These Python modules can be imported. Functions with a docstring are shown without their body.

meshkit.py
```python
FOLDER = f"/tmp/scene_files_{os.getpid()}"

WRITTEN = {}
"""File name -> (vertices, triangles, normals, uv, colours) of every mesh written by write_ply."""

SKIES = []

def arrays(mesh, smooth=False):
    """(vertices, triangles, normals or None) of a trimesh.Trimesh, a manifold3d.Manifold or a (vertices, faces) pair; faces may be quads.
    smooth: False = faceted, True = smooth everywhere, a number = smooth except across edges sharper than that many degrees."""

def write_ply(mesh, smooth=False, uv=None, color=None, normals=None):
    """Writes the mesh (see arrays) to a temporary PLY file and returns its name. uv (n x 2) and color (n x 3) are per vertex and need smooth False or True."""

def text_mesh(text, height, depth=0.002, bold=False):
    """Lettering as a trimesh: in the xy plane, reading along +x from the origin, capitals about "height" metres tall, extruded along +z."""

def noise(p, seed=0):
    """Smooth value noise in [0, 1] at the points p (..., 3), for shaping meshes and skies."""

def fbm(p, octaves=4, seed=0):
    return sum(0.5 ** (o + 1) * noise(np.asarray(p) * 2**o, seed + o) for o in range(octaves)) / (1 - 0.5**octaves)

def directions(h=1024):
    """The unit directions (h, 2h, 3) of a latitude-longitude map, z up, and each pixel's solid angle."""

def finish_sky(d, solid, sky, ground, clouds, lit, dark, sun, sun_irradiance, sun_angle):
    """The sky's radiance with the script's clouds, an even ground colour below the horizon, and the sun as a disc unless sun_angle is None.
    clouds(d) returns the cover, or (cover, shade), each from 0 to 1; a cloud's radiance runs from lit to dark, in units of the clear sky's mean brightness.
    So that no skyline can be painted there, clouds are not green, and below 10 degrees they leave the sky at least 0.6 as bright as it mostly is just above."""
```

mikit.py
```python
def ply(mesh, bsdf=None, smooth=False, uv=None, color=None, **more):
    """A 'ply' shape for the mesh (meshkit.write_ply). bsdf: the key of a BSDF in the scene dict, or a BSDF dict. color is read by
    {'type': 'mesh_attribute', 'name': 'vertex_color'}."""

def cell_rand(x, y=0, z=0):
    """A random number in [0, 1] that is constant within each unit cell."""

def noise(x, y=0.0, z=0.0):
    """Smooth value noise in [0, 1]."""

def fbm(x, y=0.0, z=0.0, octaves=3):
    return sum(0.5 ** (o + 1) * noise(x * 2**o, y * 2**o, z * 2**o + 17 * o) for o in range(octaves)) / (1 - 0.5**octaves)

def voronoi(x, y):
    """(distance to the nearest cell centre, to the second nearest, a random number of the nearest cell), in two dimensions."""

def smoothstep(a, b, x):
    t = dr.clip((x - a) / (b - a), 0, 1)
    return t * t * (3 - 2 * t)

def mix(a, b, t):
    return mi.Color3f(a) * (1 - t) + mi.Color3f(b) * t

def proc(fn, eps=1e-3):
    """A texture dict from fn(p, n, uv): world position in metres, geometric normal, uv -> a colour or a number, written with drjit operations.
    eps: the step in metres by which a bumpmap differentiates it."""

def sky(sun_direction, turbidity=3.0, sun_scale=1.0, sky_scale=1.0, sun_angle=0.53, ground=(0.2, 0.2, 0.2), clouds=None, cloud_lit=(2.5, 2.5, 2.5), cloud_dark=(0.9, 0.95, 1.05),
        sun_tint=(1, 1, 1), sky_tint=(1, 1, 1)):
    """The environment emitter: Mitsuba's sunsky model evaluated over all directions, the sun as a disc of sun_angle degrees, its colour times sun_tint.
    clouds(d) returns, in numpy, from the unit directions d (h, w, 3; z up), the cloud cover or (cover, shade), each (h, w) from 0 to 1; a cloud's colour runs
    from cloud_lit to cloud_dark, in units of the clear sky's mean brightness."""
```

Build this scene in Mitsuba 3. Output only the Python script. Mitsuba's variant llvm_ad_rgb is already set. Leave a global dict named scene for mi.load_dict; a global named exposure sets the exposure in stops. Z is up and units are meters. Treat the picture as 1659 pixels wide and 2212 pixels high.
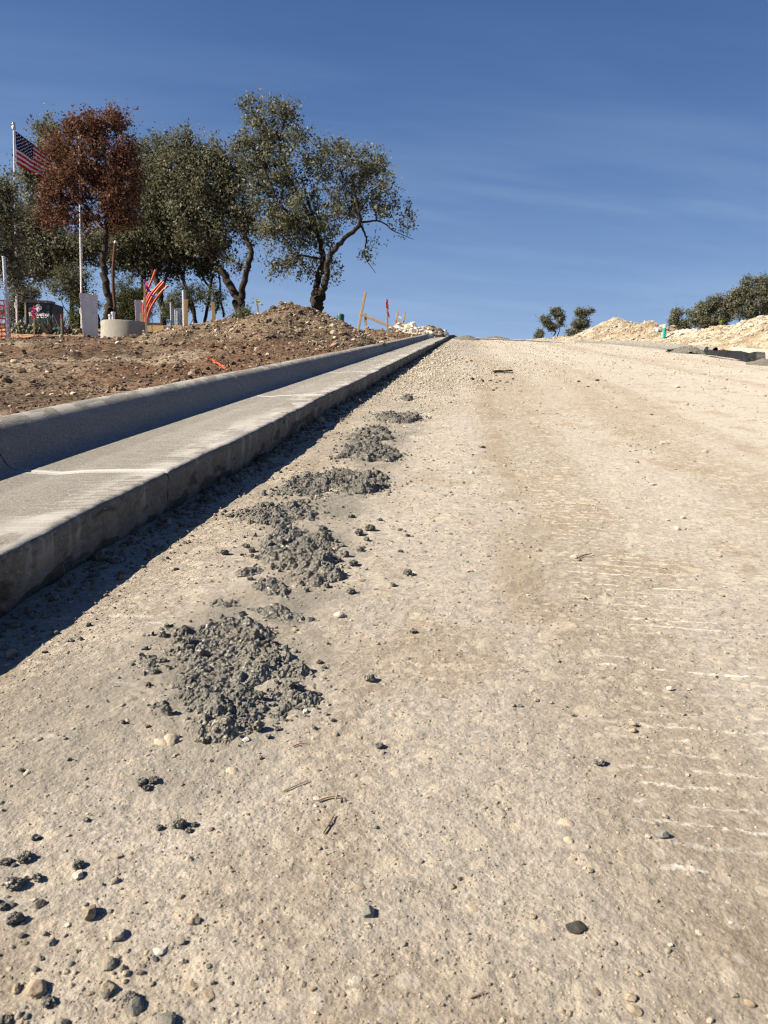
import math, numpy as np, trimesh, mitsuba as mi, drjit as dr, mikit, meshkit
from scipy.spatial import cKDTree
from scipy.ndimage import distance_transform_edt
import shapely
from shapely.geometry import Polygon
T = mi.ScalarTransform4f
scene, labels = {}, {}
RNG = np.random.default_rng(11)
fbm, vnoise = meshkit.fbm, meshkit.noise

# ---------------------------------------------------------------- camera, sky, exposure
GRADE, ROLL, CAM_H = 0.13, 0.045, 0.55
YAW, PITCH = 0.1029397, 0.1245661
F0 = np.array([-math.sin(YAW)*math.cos(PITCH), math.cos(YAW)*math.cos(PITCH), -math.sin(PITCH)])
R0 = np.array([math.cos(YAW), math.sin(YAW), 0.0]); U0 = np.cross(R0, F0)
CR = R0*math.cos(ROLL) + U0*math.sin(ROLL); CU = U0*math.cos(ROLL) - R0*math.sin(ROLL)
CAM = np.array([0, 0, CAM_H])
scene['camera'] = {'type': 'thinlens', 'fov': 70.0, 'fov_axis': 'y', 'near_clip': 0.05, 'far_clip': 12000.0,
                   'aperture_radius': 0.0011, 'focus_distance': 1.6,
                   'to_world': T().look_at(origin=CAM.tolist(), target=(CAM+F0).tolist(), up=CU.tolist())}
exposure = 1.62

def cirrus(d):
    el = np.clip(d[..., 2], 0.02, 1)
    q = d[..., :2]/(el[..., None]+0.12)
    q = np.stack([q[..., 0]*0.9+q[..., 1]*0.25, q[..., 1]*2.2-q[..., 0]*0.5, q[..., 0]*0], -1)
    w = fbm(q*0.8, 3, 5)*0.6
    n = fbm(q*np.array([1.6, 2.8, 1])+w[..., None]*1.6, 5, 9)
    big = fbm(q*0.4+3.1, 3, 2)
    c = np.clip((n-0.40)*2.4, 0, 1)*np.clip((big-0.25)*2.6, 0, 1)
    return c*0.24*np.clip((0.50-el)*3.2, 0.02, 1)+1.25*np.exp(-el*6.6)
SUN = np.array([-0.76, -0.34, 0.58])
scene['sky'] = mikit.sky(SUN.tolist(), turbidity=2.2, sun_tint=(0.915, 1.0, 1.14), sun_scale=2.9, sky_tint=(0.575, 0.875, 1.36), sky_scale=0.66, ground=(0.3, 0.27, 0.22),
                         clouds=cirrus, cloud_lit=(2.6, 3.5, 4.8))

# ---------------------------------------------------------------- helpers
def px_dir(px, py):
    f = 1579.53
    return F0 + CR*(px-829.5)/f - CU*(py-1106)/f
def at(px, py, s):
    d = px_dir(px, py); return CAM + d*(s/d[1])
def zroad(s):
    s = np.asarray(s, float)
    a = GRADE*s; d = np.clip(s-30, 0, 93)
    z = GRADE*np.clip(s, -60, 123) - 0.0007*d*d
    return z
def xr(s):            # lip of the right hand kerb
    s = np.asarray(s, float); return 7.15 - 0.0029*np.clip(s-26, 0, 60)**2
def road_h(x, s):
    return -0.012*np.clip(x, 0, 8) - 0.004*np.clip(x-3, 0, 8) + 0*np.asarray(s)
def relief(x, s):
    p = np.stack([x, s, 0*x], -1)
    r = 0.020*(fbm(p*0.7, 3, 1)-0.5) + 0.009*(fbm(p*5, 3, 2)-0.5) + 0.0042*(fbm(p*26, 3, 3)-0.5) + 0.0026*(fbm(p*90, 2, 4)-0.5)
    b = np.clip((-np.asarray(x)-0.5)/0.35, 0, 1)*np.clip(s/4, 0.3, 1.0)
    return r + b*0.03*(fbm(p*9, 3, 6)-0.45) - 0.010*np.clip((-np.asarray(x)-0.45)/0.3, 0, 1)
def road_z(x, s):
    return zroad(s) + road_h(x, s) + relief(x, s)
def left_h(x, s):
    x = np.asarray(x, float); s = np.asarray(s, float)
    p = np.stack([x, s, 0*x], -1)
    u = -x-1.57
    h = 0.200 - 0.145*np.clip((u-0.4)/5, 0, 1) - 0.018*np.clip(u-5, 0, 12)
    h = h + 0.06*np.exp(-((s-5.5)/3.0)**2-((u-3.2)/1.6)**2)
    w = np.clip(u/0.5, 0.1, 1)
    h = h + w*(0.16*(fbm(p*0.55, 3, 21)-0.5) + 0.10*(fbm(p*1.9, 3, 22)-0.5) + 0.055*(fbm(p*6, 3, 23)-0.5) + 0.03*(fbm(p*17, 2, 24)-0.5))
    h = h + 0.07*np.exp(-((s-26)/7.0)**2-((u-1.8)/1.7)**2)*w
    return h
def left_z(x, s): return zroad(s) + left_h(x, s)
def right_h(x, s):
    x = np.asarray(x, float); s = np.asarray(s, float)
    p = np.stack([x, s, 0*x], -1); u = x-xr(s)-0.65
    h = -0.02 + 0.21*np.clip(u, 0, 2.1)
    t = np.clip((u-0.6)/4.6, 0, 1); env = np.clip((s-17)/8, 0, 1)*np.clip((37-s)/6, 0, 1)
    h = h + env*0.85*t*t*(3-2*t)*(0.75+0.5*fbm(p*0.5, 3, 33))
    h = h + np.clip(u/0.6, 0.05, 1)*(0.3*(fbm(p*0.8, 3, 31)-0.45) + 0.1*(fbm(p*3, 3, 32)-0.5))
    return h
def right_z(x, s): return zroad(s) + right_h(x, s)
def ground_z(x, s):
    x = np.asarray(x, float)
    return np.where(x < -1.5, left_z(np.minimum(x, -1.5), s), np.where(x > xr(s)+0.6, right_z(x, s), road_z(x, s)))
def on_ground(px, py):
    d = px_dir(px, py); lo, hi = 0.2, 60.0
    for _ in range(44):
        m = math.sqrt(lo*hi); q = CAM + d*(m/d[1])
        z = zroad(q[1]) + road_h(q[0], q[1])
        if q[2] > z: lo = m
        else: hi = m
    q = CAM + d*(lo/d[1]); return np.array([q[0], q[1], float(road_z(q[0], q[1]))])

def cat(parts):
    vs, fs, n = [], [], 0
    for v, f in parts:
        vs.append(np.asarray(v, float)); fs.append(np.asarray(f)+n); n += len(v)
    return np.vstack(vs), np.vstack(fs)
def grid(X, Y, Z):
    n, m = X.shape
    i = np.arange(n*m).reshape(n, m)
    a, b, c, d = i[:-1, :-1].ravel(), i[:-1, 1:].ravel(), i[1:, 1:].ravel(), i[1:, :-1].ravel()
    v = np.stack([X, Y, Z], -1).reshape(-1, 3)
    f = np.vstack([np.stack([a, b, c], 1), np.stack([a, c, d], 1)])
    t = f[len(f)//4]
    return v, f
def up(v, f):       # orient so that faces look up on the whole
    n = np.cross(v[f[:, 1]]-v[f[:, 0]], v[f[:, 2]]-v[f[:, 0]])
    return (v, f) if n[:, 2].sum() > 0 else (v, f[:, ::-1])
def outward(v, f):  # closed mesh: faces turned outwards
    a, b, c = v[f[:, 0]], v[f[:, 1]], v[f[:, 2]]; o = v.mean(0)
    return (v, f) if np.einsum('ij,ij->i', a-o, np.cross(b-o, c-o)).sum() > 0 else (v, f[:, ::-1])
def frame(t):
    a = np.array([0, 0, 1.0]) if abs(t[2]) < 0.9 else np.array([1.0, 0, 0])
    x = np.cross(t, a); x /= np.linalg.norm(x); return x, np.cross(x, t)
def tube(P, r, sides=8, cap=True):
    P = np.asarray(P, float); r = np.broadcast_to(r, (len(P),)); vs = []
    t = np.gradient(P, axis=0); t /= np.linalg.norm(t, axis=1, keepdims=True)+1e-12
    x, _ = frame(t[0]); ang = np.arange(sides)*2*np.pi/sides
    for k in range(len(P)):
        x = x-t[k]*(x@t[k]); x /= np.linalg.norm(x); y = np.cross(t[k], x)
        vs.append(P[k]+r[k]*(np.cos(ang)[:, None]*x+np.sin(ang)[:, None]*y))
    v = np.vstack(vs); f = []
    for k in range(len(P)-1):
        for j in range(sides):
            a, b = k*sides+j, k*sides+(j+1) % sides
            f += [[a, b, b+sides], [a, b+sides, a+sides]]
    if cap:
        v = np.vstack([v, P[0], P[-1]]); n = len(v)
        for j in range(sides):
            f.append([(j+1) % sides, j, n-2]); o = (len(P)-1)*sides; f.append([o+j, o+(j+1) % sides, n-1])
    return outward(v, np.array(f)) if cap else (v, np.array(f))
def pipe(P, r, wall, sides=16):       # open tube with a wall
    P = np.asarray(P, float)
    v, f = tube(P, r, sides, False); v2, f2 = tube(P, r-wall, sides, False)
    v, f = cat([(v, f), (v2, f2[:, ::-1])]); n = len(P)*sides; o = (len(P)-1)*sides; g = []
    for j in range(sides):
        k = (j+1) % sides
        g += [[o+j, o+k, n+o+k], [o+j, n+o+k, n+o+j], [k, j, n+j], [k, n+j, n+k]]
    return v, np.vstack([f, g])
def curve(pts, n):                    # Catmull-Rom through the points
    P = np.asarray(pts, float); P = np.vstack([2*P[0]-P[1], P, 2*P[-1]-P[-2]]); out = []
    for t in np.linspace(0, len(P)-3-1e-6, n):
        k = int(t); u = t-k; a, b, c, d = P[k:k+4]
        out.append(0.5*((2*b)+(c-a)*u+(2*a-5*b+4*c-d)*u*u+(3*b-a-3*c+d)*u**3))
    return np.array(out)
def beam(p0, p1, w, d, face=(0, -1, 0), ch=0.12, point=0.0):     # sawn timber with eased edges; w across, d along "face"
    p0, p1 = np.asarray(p0, float), np.asarray(p1, float); t = p1-p0; L = np.linalg.norm(t); t /= L
    n = np.asarray(face, float); n = n-t*(n@t); n /= np.linalg.norm(n); x = np.cross(t, n); c = ch*min(w, d)
    ring = [(-w/2+c, -d/2), (w/2-c, -d/2), (w/2, -d/2+c), (w/2, d/2-c), (w/2-c, d/2), (-w/2+c, d/2), (-w/2, d/2-c), (-w/2, -d/2+c)]
    st = [(0, 0.94), (c, 1), (L-point-c, 1), (L, 0.9 if point == 0 else 0.15)]
    v = np.vstack([p0+t*q+np.array([x*a*k+n*b*k for a, b in ring]) for q, k in st]); f = []
    for k in range(3):
        for j in range(8):
            a, b = k*8+j, k*8+(j+1) % 8; f += [[a, b, b+8], [a, b+8, a+8]]
    for j in range(1, 7):
        f += [[0, j+1, j], [24, 24+j, 24+j+1]]
    return outward(v, np.array(f))
def slab(poly3, depth_dir, th):       # a flat outline given in 3-D, with thickness
    P = np.asarray(poly3, float); n = len(P); o = np.asarray(depth_dir, float)*th
    v = np.vstack([P, P+o]); tri = []
    for k in range(1, n-1): tri += [[0, k, k+1], [n, n+k+1, n+k]]
    for k in range(n): a, b = k, (k+1) % n; tri += [[a, n+a, n+b], [a, n+b, b]]
    m = trimesh.Trimesh(v, tri, process=False); m.fix_normals(); return np.array(m.vertices), np.array(m.faces)
def ribbon(P, w, side):
    P = np.asarray(P, float); side = np.asarray(side, float)
    v = np.vstack([P-side*w/2, P+side*w/2]); n = len(P); f = []
    for k in range(n-1): f += [[k, k+1, n+k+1], [k, n+k+1, n+k]]
    return v, np.array(f)

def numbered(k):
    if k not in USED: USED.add(k); return k
    i = 1
    while f'{k}_{i:03d}' in USED: i += 1
    USED.add(f'{k}_{i:03d}'); return f'{k}_{i:03d}'
USED = set()
def tag(key, label=None, category=None, group=None, kind=None):
    labels[key] = {k: v for k, v in (('label', label), ('category', category), ('group', group), ('kind', kind)) if v}
def thing(name, label, category, group=None):
    k = numbered(name); tag(k, label, category, group); return k
def obj(name, mesh, bsdf, parent=None, smooth=False, color=None, label=None, kind=None, uv=None, **more):
    k = numbered(f'{parent}__{name}' if parent else name)
    scene[k] = mikit.ply(mesh, bsdf, smooth=smooth, color=color, uv=uv, **more)
    if label or kind: tag(k, label, None, None, kind)
    return k
def solo(name, mesh, bsdf, label, category, group=None, **kw):
    k = obj(name, mesh, bsdf, None, **kw); tag(k, label, category, group); return k
def structure(name, mesh, bsdf, **kw):
    k = obj(name, mesh, bsdf, None, **kw); labels[k] = {'kind': 'structure'}; return k

# ---------------------------------------------------------------- materials
noise, vfbm, vor, sst, mix = mikit.noise, mikit.fbm, mikit.voronoi, mikit.smoothstep, mikit.mix
def rgb(*c): return {'type': 'rgb', 'value': list(c)}
def rough(col, r=0.9, spec=0.25, **k): return {'type': 'principled', 'base_color': col, 'roughness': r, 'specular': spec, **k}
def bumped(b, fn, scale=1.0, eps=1e-3): return {'type': 'bumpmap', 'tex': mikit.proc(fn, eps), 'scale': scale, 'bsdf': b}
def two(b): return {'type': 'twosided', 'bsdf': b}
VC = {'type': 'mesh_attribute', 'name': 'vertex_color'}

def road_col(p, n, uv):
    x, y = p.x, p.y
    big = vfbm(x*0.9, y*0.5, 0, 3); mid = vfbm(x*7, y*6, 3, 3); fine = vfbm(x*90, y*90, 1, 3); grit = noise(x*420, y*420, 7)
    c = mix((0.280, 0.250, 0.212), (0.294, 0.272, 0.240), sst(0.3, 0.7, big))
    c = mix(c, (0.312, 0.290, 0.260), sst(0.1, 2.6, x+0.8*(mid-0.5)))
    c = mix(c, (0.215, 0.170, 0.120), 0.55*sst(0.53, 0.78, mid))
    lane = vfbm(x*2.6+0.3*noise(y*0.7), y*0.12, 5, 2)
    c = mix(c, (0.215, 0.180, 0.138), 0.5*sst(0.50, 0.72, lane)); c = mix(c, (0.345, 0.320, 0.285), 0.4*sst(0.44, 0.28, lane))
    sand = noise(x*210, y*210, 11)
    c = c*(0.76+0.48*fine)*(0.84+0.32*grit)*(0.88+0.24*sand)
    d1, d2, r1 = vor(x*46, y*46)
    st = sst(0.42, 0.26, d1+0.16*(fine-0.5))*sst(0.62, 0.70, r1)
    c = mix(c, mix((0.40, 0.35, 0.28), (0.29, 0.265, 0.24), noise(x*46, y*46, 9)), st*0.9)
    e1, e2, r2 = vor(x*19+3, y*19)
    st2 = sst(0.40, 0.28, e1+0.2*(fine-0.5))*sst(0.80, 0.84, r2)
    c = mix(c, (0.395, 0.35, 0.285), st2*0.55)
    # short pale ticks crushed across the road by a cleated roller, in a column along it
    colm = sst(0.16, 0.11, dr.abs(x-0.37+0.05*(noise(y*2.2, 3)-0.5)))+0.45*sst(0.10, 0.04, dr.abs(x-0.70+0.1*(noise(y*1.5, 9)-0.5)))
    reg = dr.minimum(colm, 1)*sst(0.68, 0.76, y)*sst(4.5, 1.2, y)
    yy = y+0.007*noise(x*6, y*3)+0.004*noise(x*55, 0, 4)+0.004*(noise(x*130, y*40)-0.5)
    row = dr.abs(yy*27-dr.floor(yy*27)-0.5); ri = dr.floor(yy*27)
    dash = sst(0.15, 0.03, row+0.12*(grit-0.5))*sst(0.34, 0.46, noise(x*34+31*ri, ri*3.7))*sst(0.30, 0.52, vfbm(x*120, y*240, 2, 2))
    c = mix(c, (0.60, 0.585, 0.55), dash*reg*(0.15+0.55*noise(ri*7.3, 4)))
    trk = sst(0.10, 0.02, dr.abs(x-0.15+0.05*(noise(y*1.3, 1)-0.5)))*sst(0.30, 0.62, vfbm(x*8, y*3, 6, 3))
    c = mix(c, (0.20, 0.160, 0.112), 0.55*trk)
    chalk = sst(0.70, 0.80, vfbm(x*11, y*34, 8, 3))*sst(-0.2, -0.5, x)*sst(1.6, 0.9, y)
    c = mix(c, (0.55, 0.535, 0.50), 0.7*chalk)
    # grey cement wash beside the fresh gutter
    w = sst(0.05, -0.30, x+0.35*(big-0.5)+0.18*(mid-0.5))
    c = mix(c, (0.19, 0.175, 0.15), w*0.55*sst(0.35, 0.62, vfbm(x*5+9, y*3, 4, 3)))
    tr2 = sst(0.20, 0.04, dr.abs(x+0.38+0.10*(noise(y*2.4, 6)-0.5)))*sst(0.86, 1.0, y)*sst(4.9, 4.2, y)
    c = mix(c, (0.150, 0.143, 0.126), 0.75*tr2*sst(0.38, 0.60, vfbm(x*16, y*9, 5, 4)))
    far = sst(12.5, 15, y)*sst(0.7, -0.4, x)*sst(28, 18, y)
    return 0.86*mix(c, (0.165, 0.16, 0.145), far*0.75*sst(0.3, 0.55, mid))
def road_bump(p, n, uv):
    x, y = p.x, p.y
    d1, _, r1 = vor(x*46, y*46)
    return 0.0013*vfbm(x*70, y*70, 0, 3)+0.0015*sst(0.25, 0.9, noise(x*190, y*190, 8))+0.0015*noise(x*330, y*330, 2)+0.0012*noise(x*620, y*620, 5)+0.0010*sst(0.45, 0.2, d1)*sst(0.62, 0.70, r1)
scene['road_surface'] = bumped(rough(mikit.proc(road_col), 0.95, 0.15), road_bump, 0.42, 4e-4)

def dirt_col(p, n, uv):
    x, y, z = p.x, p.y, p.z
    a = vfbm(x*0.7, y*0.45, 0, 3); b = vfbm(x*3.3, y*2.2, 4, 4); c3 = vfbm(x*22, y*22, 8, 3); g = noise(x*95, y*95, z*95)
    c = mix((0.085, 0.062, 0.044), (0.165, 0.124, 0.088), sst(0.32, 0.68, b))
    c = mix(c, (0.095, 0.048, 0.030), 0.6*sst(0.48, 0.64, a+0.35*(b-0.5)))
    c = mix(c, (0.235, 0.195, 0.145), 0.7*sst(0.56, 0.72, vfbm(x*1.1+7, y*0.6+2, 3, 3)))
    c = mix(c, (0.036, 0.025, 0.017), 0.6*sst(0.56, 0.72, c3))
    return c*(0.62+0.76*g)
def dirt_bump(p, n, uv):
    return 0.035*vfbm(p.x*16, p.y*16, p.z*16, 4)+0.008*noise(p.x*85, p.y*85, p.z*85)
scene['dirt'] = bumped(rough(mikit.proc(dirt_col), 0.97, 0.1), dirt_bump, 1.0, 3e-3)
def rubble_col(p, n, uv):
    x, y, z = p.x, p.y, p.z
    a = vfbm(x*0.6, y*0.5, z, 3); b = vfbm(x*4, y*4, z*4, 4); g = noise(x*30, y*30, z*30)
    c = mix((0.255, 0.210, 0.152), (0.385, 0.340, 0.272), sst(0.3, 0.7, b))
    c = mix(c, (0.165, 0.125, 0.082), 0.6*sst(0.50, 0.66, a))
    return c*(0.62+0.32*g)
def rubble_bump(p, n, uv): return 0.07*vfbm(p.x*7, p.y*7, p.z*7, 4)
scene['pale_earth'] = bumped(rough(mikit.proc(rubble_col), 0.97, 0.1), rubble_bump, 1.0, 1e-2)
scene['white_earth'] = bumped(rough(rgb(0.42, 0.385, 0.325), 0.97, 0.1), rubble_bump, 1.0, 1e-2)

def conc_base(p):
    x, y, z = p.x, p.y, p.z
    a = vfbm(x*3, y*1.4, z*3, 3); f = vfbm(x*60, y*60, z*60, 2)
    c = mix((0.174, 0.164, 0.148), (0.226, 0.217, 0.200), a)
    c = c*(0.84+0.32*f)
    sp = noise(x*520, y*300, z*520)
    c = mix(c, (0.444, 0.418, 0.370), sst(0.74, 0.86, sp)*0.8)
    return mix(c, (0.074, 0.070, 0.063), sst(0.30, 0.18, noise(x*240, y*180, z*240))*0.6)
def kerb_col(p, n, uv):
    x, y, z = p.x, p.y, p.z-GRADE*p.y
    c = conc_base(p)
    pan = sst(0.6, 0.85, n.z)
    # chalky brush marks across the pan, strongest by the lip and at the joints
    lip = sst(-1.02, -0.88, x+0.10*(noise(x*3, y*2.3, 3)-0.5))
    br = vfbm(x*13, y*95+6*noise(x*4, y*3), 2, 4)
    patch = sst(0.40, 0.64, vfbm(x*2.2+5, y*1.7, 6, 3))
    c = mix(c, (0.488, 0.477, 0.451), pan*sst(0.50, 0.66, br+0.10*(lip-0.5))*patch*0.42*(0.35+0.65*lip))
    c = mix(c, (0.503, 0.492, 0.466), pan*lip*0.40*sst(0.40, 0.60, vfbm(x*20, y*9, 1, 3)))
    jt = (y-2.04)/2.37; jd = dr.abs(jt-dr.round(jt))*2.37
    c = mix(c, (0.518, 0.511, 0.488), pan*sst(0.035, 0.012, jd+0.012*(br-0.5))*sst(-1.32, -1.25, x)*0.8)
    # kerb crown: wiped, pale brush strokes
    crown = sst(0.165, 0.212, z)*sst(-1.36, -1.43, x)
    c = mix(c, (0.414, 0.403, 0.377), crown*sst(0.48, 0.66, vfbm(x*24, y*14+x*9, 3, 3))*0.6)
    # rough formed edge: drips and damp dark mortar towards the foot
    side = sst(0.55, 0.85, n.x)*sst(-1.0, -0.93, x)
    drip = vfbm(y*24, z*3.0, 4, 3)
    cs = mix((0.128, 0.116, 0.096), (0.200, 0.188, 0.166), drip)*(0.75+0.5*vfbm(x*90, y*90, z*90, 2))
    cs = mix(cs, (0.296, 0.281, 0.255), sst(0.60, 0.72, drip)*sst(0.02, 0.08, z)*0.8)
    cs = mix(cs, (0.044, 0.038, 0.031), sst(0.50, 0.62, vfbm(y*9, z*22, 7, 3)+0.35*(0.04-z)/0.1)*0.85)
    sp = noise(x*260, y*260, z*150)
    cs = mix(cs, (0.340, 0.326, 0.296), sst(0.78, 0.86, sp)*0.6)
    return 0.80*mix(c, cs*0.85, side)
def kerb_bump(p, n, uv):
    x, y, z = p.x, p.y, p.z
    side = sst(0.55, 0.85, n.x)*sst(-1.0, -0.93, x)
    return 0.0007*vfbm(x*150, y*80, z*150, 3)+0.0006*noise(x*420, y*300, z*420)+side*(0.008*vfbm(x*40, y*40, z*40, 3)+0.004*sst(0.62, 0.8, noise(x*90, y*90, z*90)))
scene['kerb_concrete'] = bumped(rough(mikit.proc(kerb_col), 0.75, 0.35), kerb_bump, 1.0, 5e-4)
def plain_conc(p, n, uv):
    a = vfbm(p.x*3, p.y*3, p.z*5, 4); return 0.75*mix((0.281, 0.270, 0.240), (0.385, 0.370, 0.337), a)*(0.9+0.2*noise(p.x*60, p.y*60, p.z*60))
scene['cast_concrete'] = rough(mikit.proc(plain_conc), 0.85, 0.25)
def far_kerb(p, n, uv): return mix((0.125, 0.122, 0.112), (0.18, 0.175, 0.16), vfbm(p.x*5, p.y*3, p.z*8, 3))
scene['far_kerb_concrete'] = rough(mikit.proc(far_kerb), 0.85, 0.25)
def spill_col(p, n, uv):
    x, y, z = p.x, p.y, p.z
    a = vfbm(x*14, y*14, z*14, 3); g = noise(x*380, y*380, z*380)
    c = mix((0.098, 0.095, 0.085), (0.178, 0.173, 0.157), a)
    c = mix(c, (0.180, 0.166, 0.142), 0.5*sst(0.5, 0.7, vfbm(x*9+4, y*9, z*9, 2)))
    c = mix(c, (0.42, 0.40, 0.35), sst(0.80, 0.90, noise(x*130, y*130, z*130))*0.6)
    return c*(0.7+0.6*g)
def spill_bump(p, n, uv): return 0.0050*sst(0.2, 0.85, noise(p.x*230, p.y*230, p.z*230))+0.0024*noise(p.x*560, p.y*560, p.z*560)
scene['cement'] = bumped(rough(mikit.proc(spill_col), 0.92, 0.2), spill_bump, 1.0, 4e-4)
def stone_bump(p, n, uv): return 0.0016*vfbm(p.x*200, p.y*200, p.z*200, 3)
scene['gravel_stone'] = bumped(rough(VC, 0.92, 0.2), stone_bump, 1.0, 4e-4)
def stone_fn(c0, c1):
    return lambda p, n, uv: 0.82*mix(c0, c1, vfbm(p.x*110, p.y*110, p.z*110, 3))*(0.8+0.4*noise(p.x*600, p.y*600, p.z*600))
for k, c0, c1 in (('tan', (0.222, 0.178, 0.126), (0.370, 0.311, 0.237)), ('pale', (0.385, 0.348, 0.289), (0.533, 0.503, 0.444)), ('grey', (0.126, 0.130, 0.118), (0.252, 0.252, 0.229)),
                  ('dark', (0.035, 0.033, 0.03), (0.096, 0.092, 0.085)), ('brown', (0.15, 0.115, 0.085), (0.26, 0.21, 0.16))):
    scene['stone_'+k] = bumped(rough(mikit.proc(stone_fn(c0, c1)), 0.9, 0.2), stone_bump, 1.0, 4e-4)
def wood_fn(c0, c1):
    return lambda p, n, uv: mix(c0, c1, vfbm(p.x*55, p.y*55, p.z*5, 3))
scene['lumber'] = rough(mikit.proc(wood_fn((0.25, 0.16, 0.075), (0.37, 0.26, 0.14))), 0.8, 0.2)
scene['lath'] = rough(mikit.proc(wood_fn((0.25, 0.19, 0.125), (0.35, 0.285, 0.205))), 0.8, 0.2)
scene['weathered_wood'] = rough(mikit.proc(wood_fn((0.16, 0.095, 0.06), (0.26, 0.17, 0.11))), 0.85, 0.2)
def bark_fn(p, n, uv): return mix((0.014, 0.011, 0.009), (0.056, 0.046, 0.038), vfbm(p.x*9, p.y*9, p.z*2.6, 4))
scene['bark'] = two(rough(mikit.proc(bark_fn), 0.95, 0.1))
scene['leaves'] = {'type': 'principledthin', 'base_color': VC, 'roughness': 0.7, 'diff_trans': 0.6, 'spec_trans': 0.0, 'eta': 1.4}
scene['succulent'] = two(rough(VC, 0.6, 0.3))
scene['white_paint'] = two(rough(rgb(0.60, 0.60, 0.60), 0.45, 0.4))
scene['white_plastic'] = two(rough(rgb(0.52, 0.53, 0.545), 0.4, 0.4))
scene['galvanised'] = {'type': 'principled', 'base_color': rgb(0.42, 0.46, 0.50), 'roughness': 0.45, 'metallic': 0.6}
scene['wire'] = {'type': 'principled', 'base_color': rgb(0.50, 0.51, 0.52), 'roughness': 0.4, 'metallic': 0.6}
scene['gold'] = {'type': 'principled', 'base_color': rgb(0.72, 0.60, 0.36), 'roughness': 0.25, 'metallic': 1.0}
scene['grey_pvc'] = two(rough(rgb(0.33, 0.36, 0.39), 0.45, 0.4))
scene['orange_pvc'] = two(rough(rgb(0.40, 0.058, 0.015), 0.45, 0.4))
scene['orange_net'] = two(rough(rgb(0.55, 0.065, 0.022), 0.6, 0.2))
scene['rust_pipe'] = two(rough(mikit.proc(wood_fn((0.035, 0.016, 0.012), (0.085, 0.04, 0.028))), 0.75, 0.3))
scene['teal_pvc'] = two(rough(rgb(0.0, 0.30, 0.235), 0.45, 0.4))
scene['dark_green_paint'] = two(rough(rgb(0.005, 0.085, 0.062), 0.5, 0.4))
scene['dark_grey_paint'] = two(rough(rgb(0.05, 0.055, 0.06), 0.5, 0.4))
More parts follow.
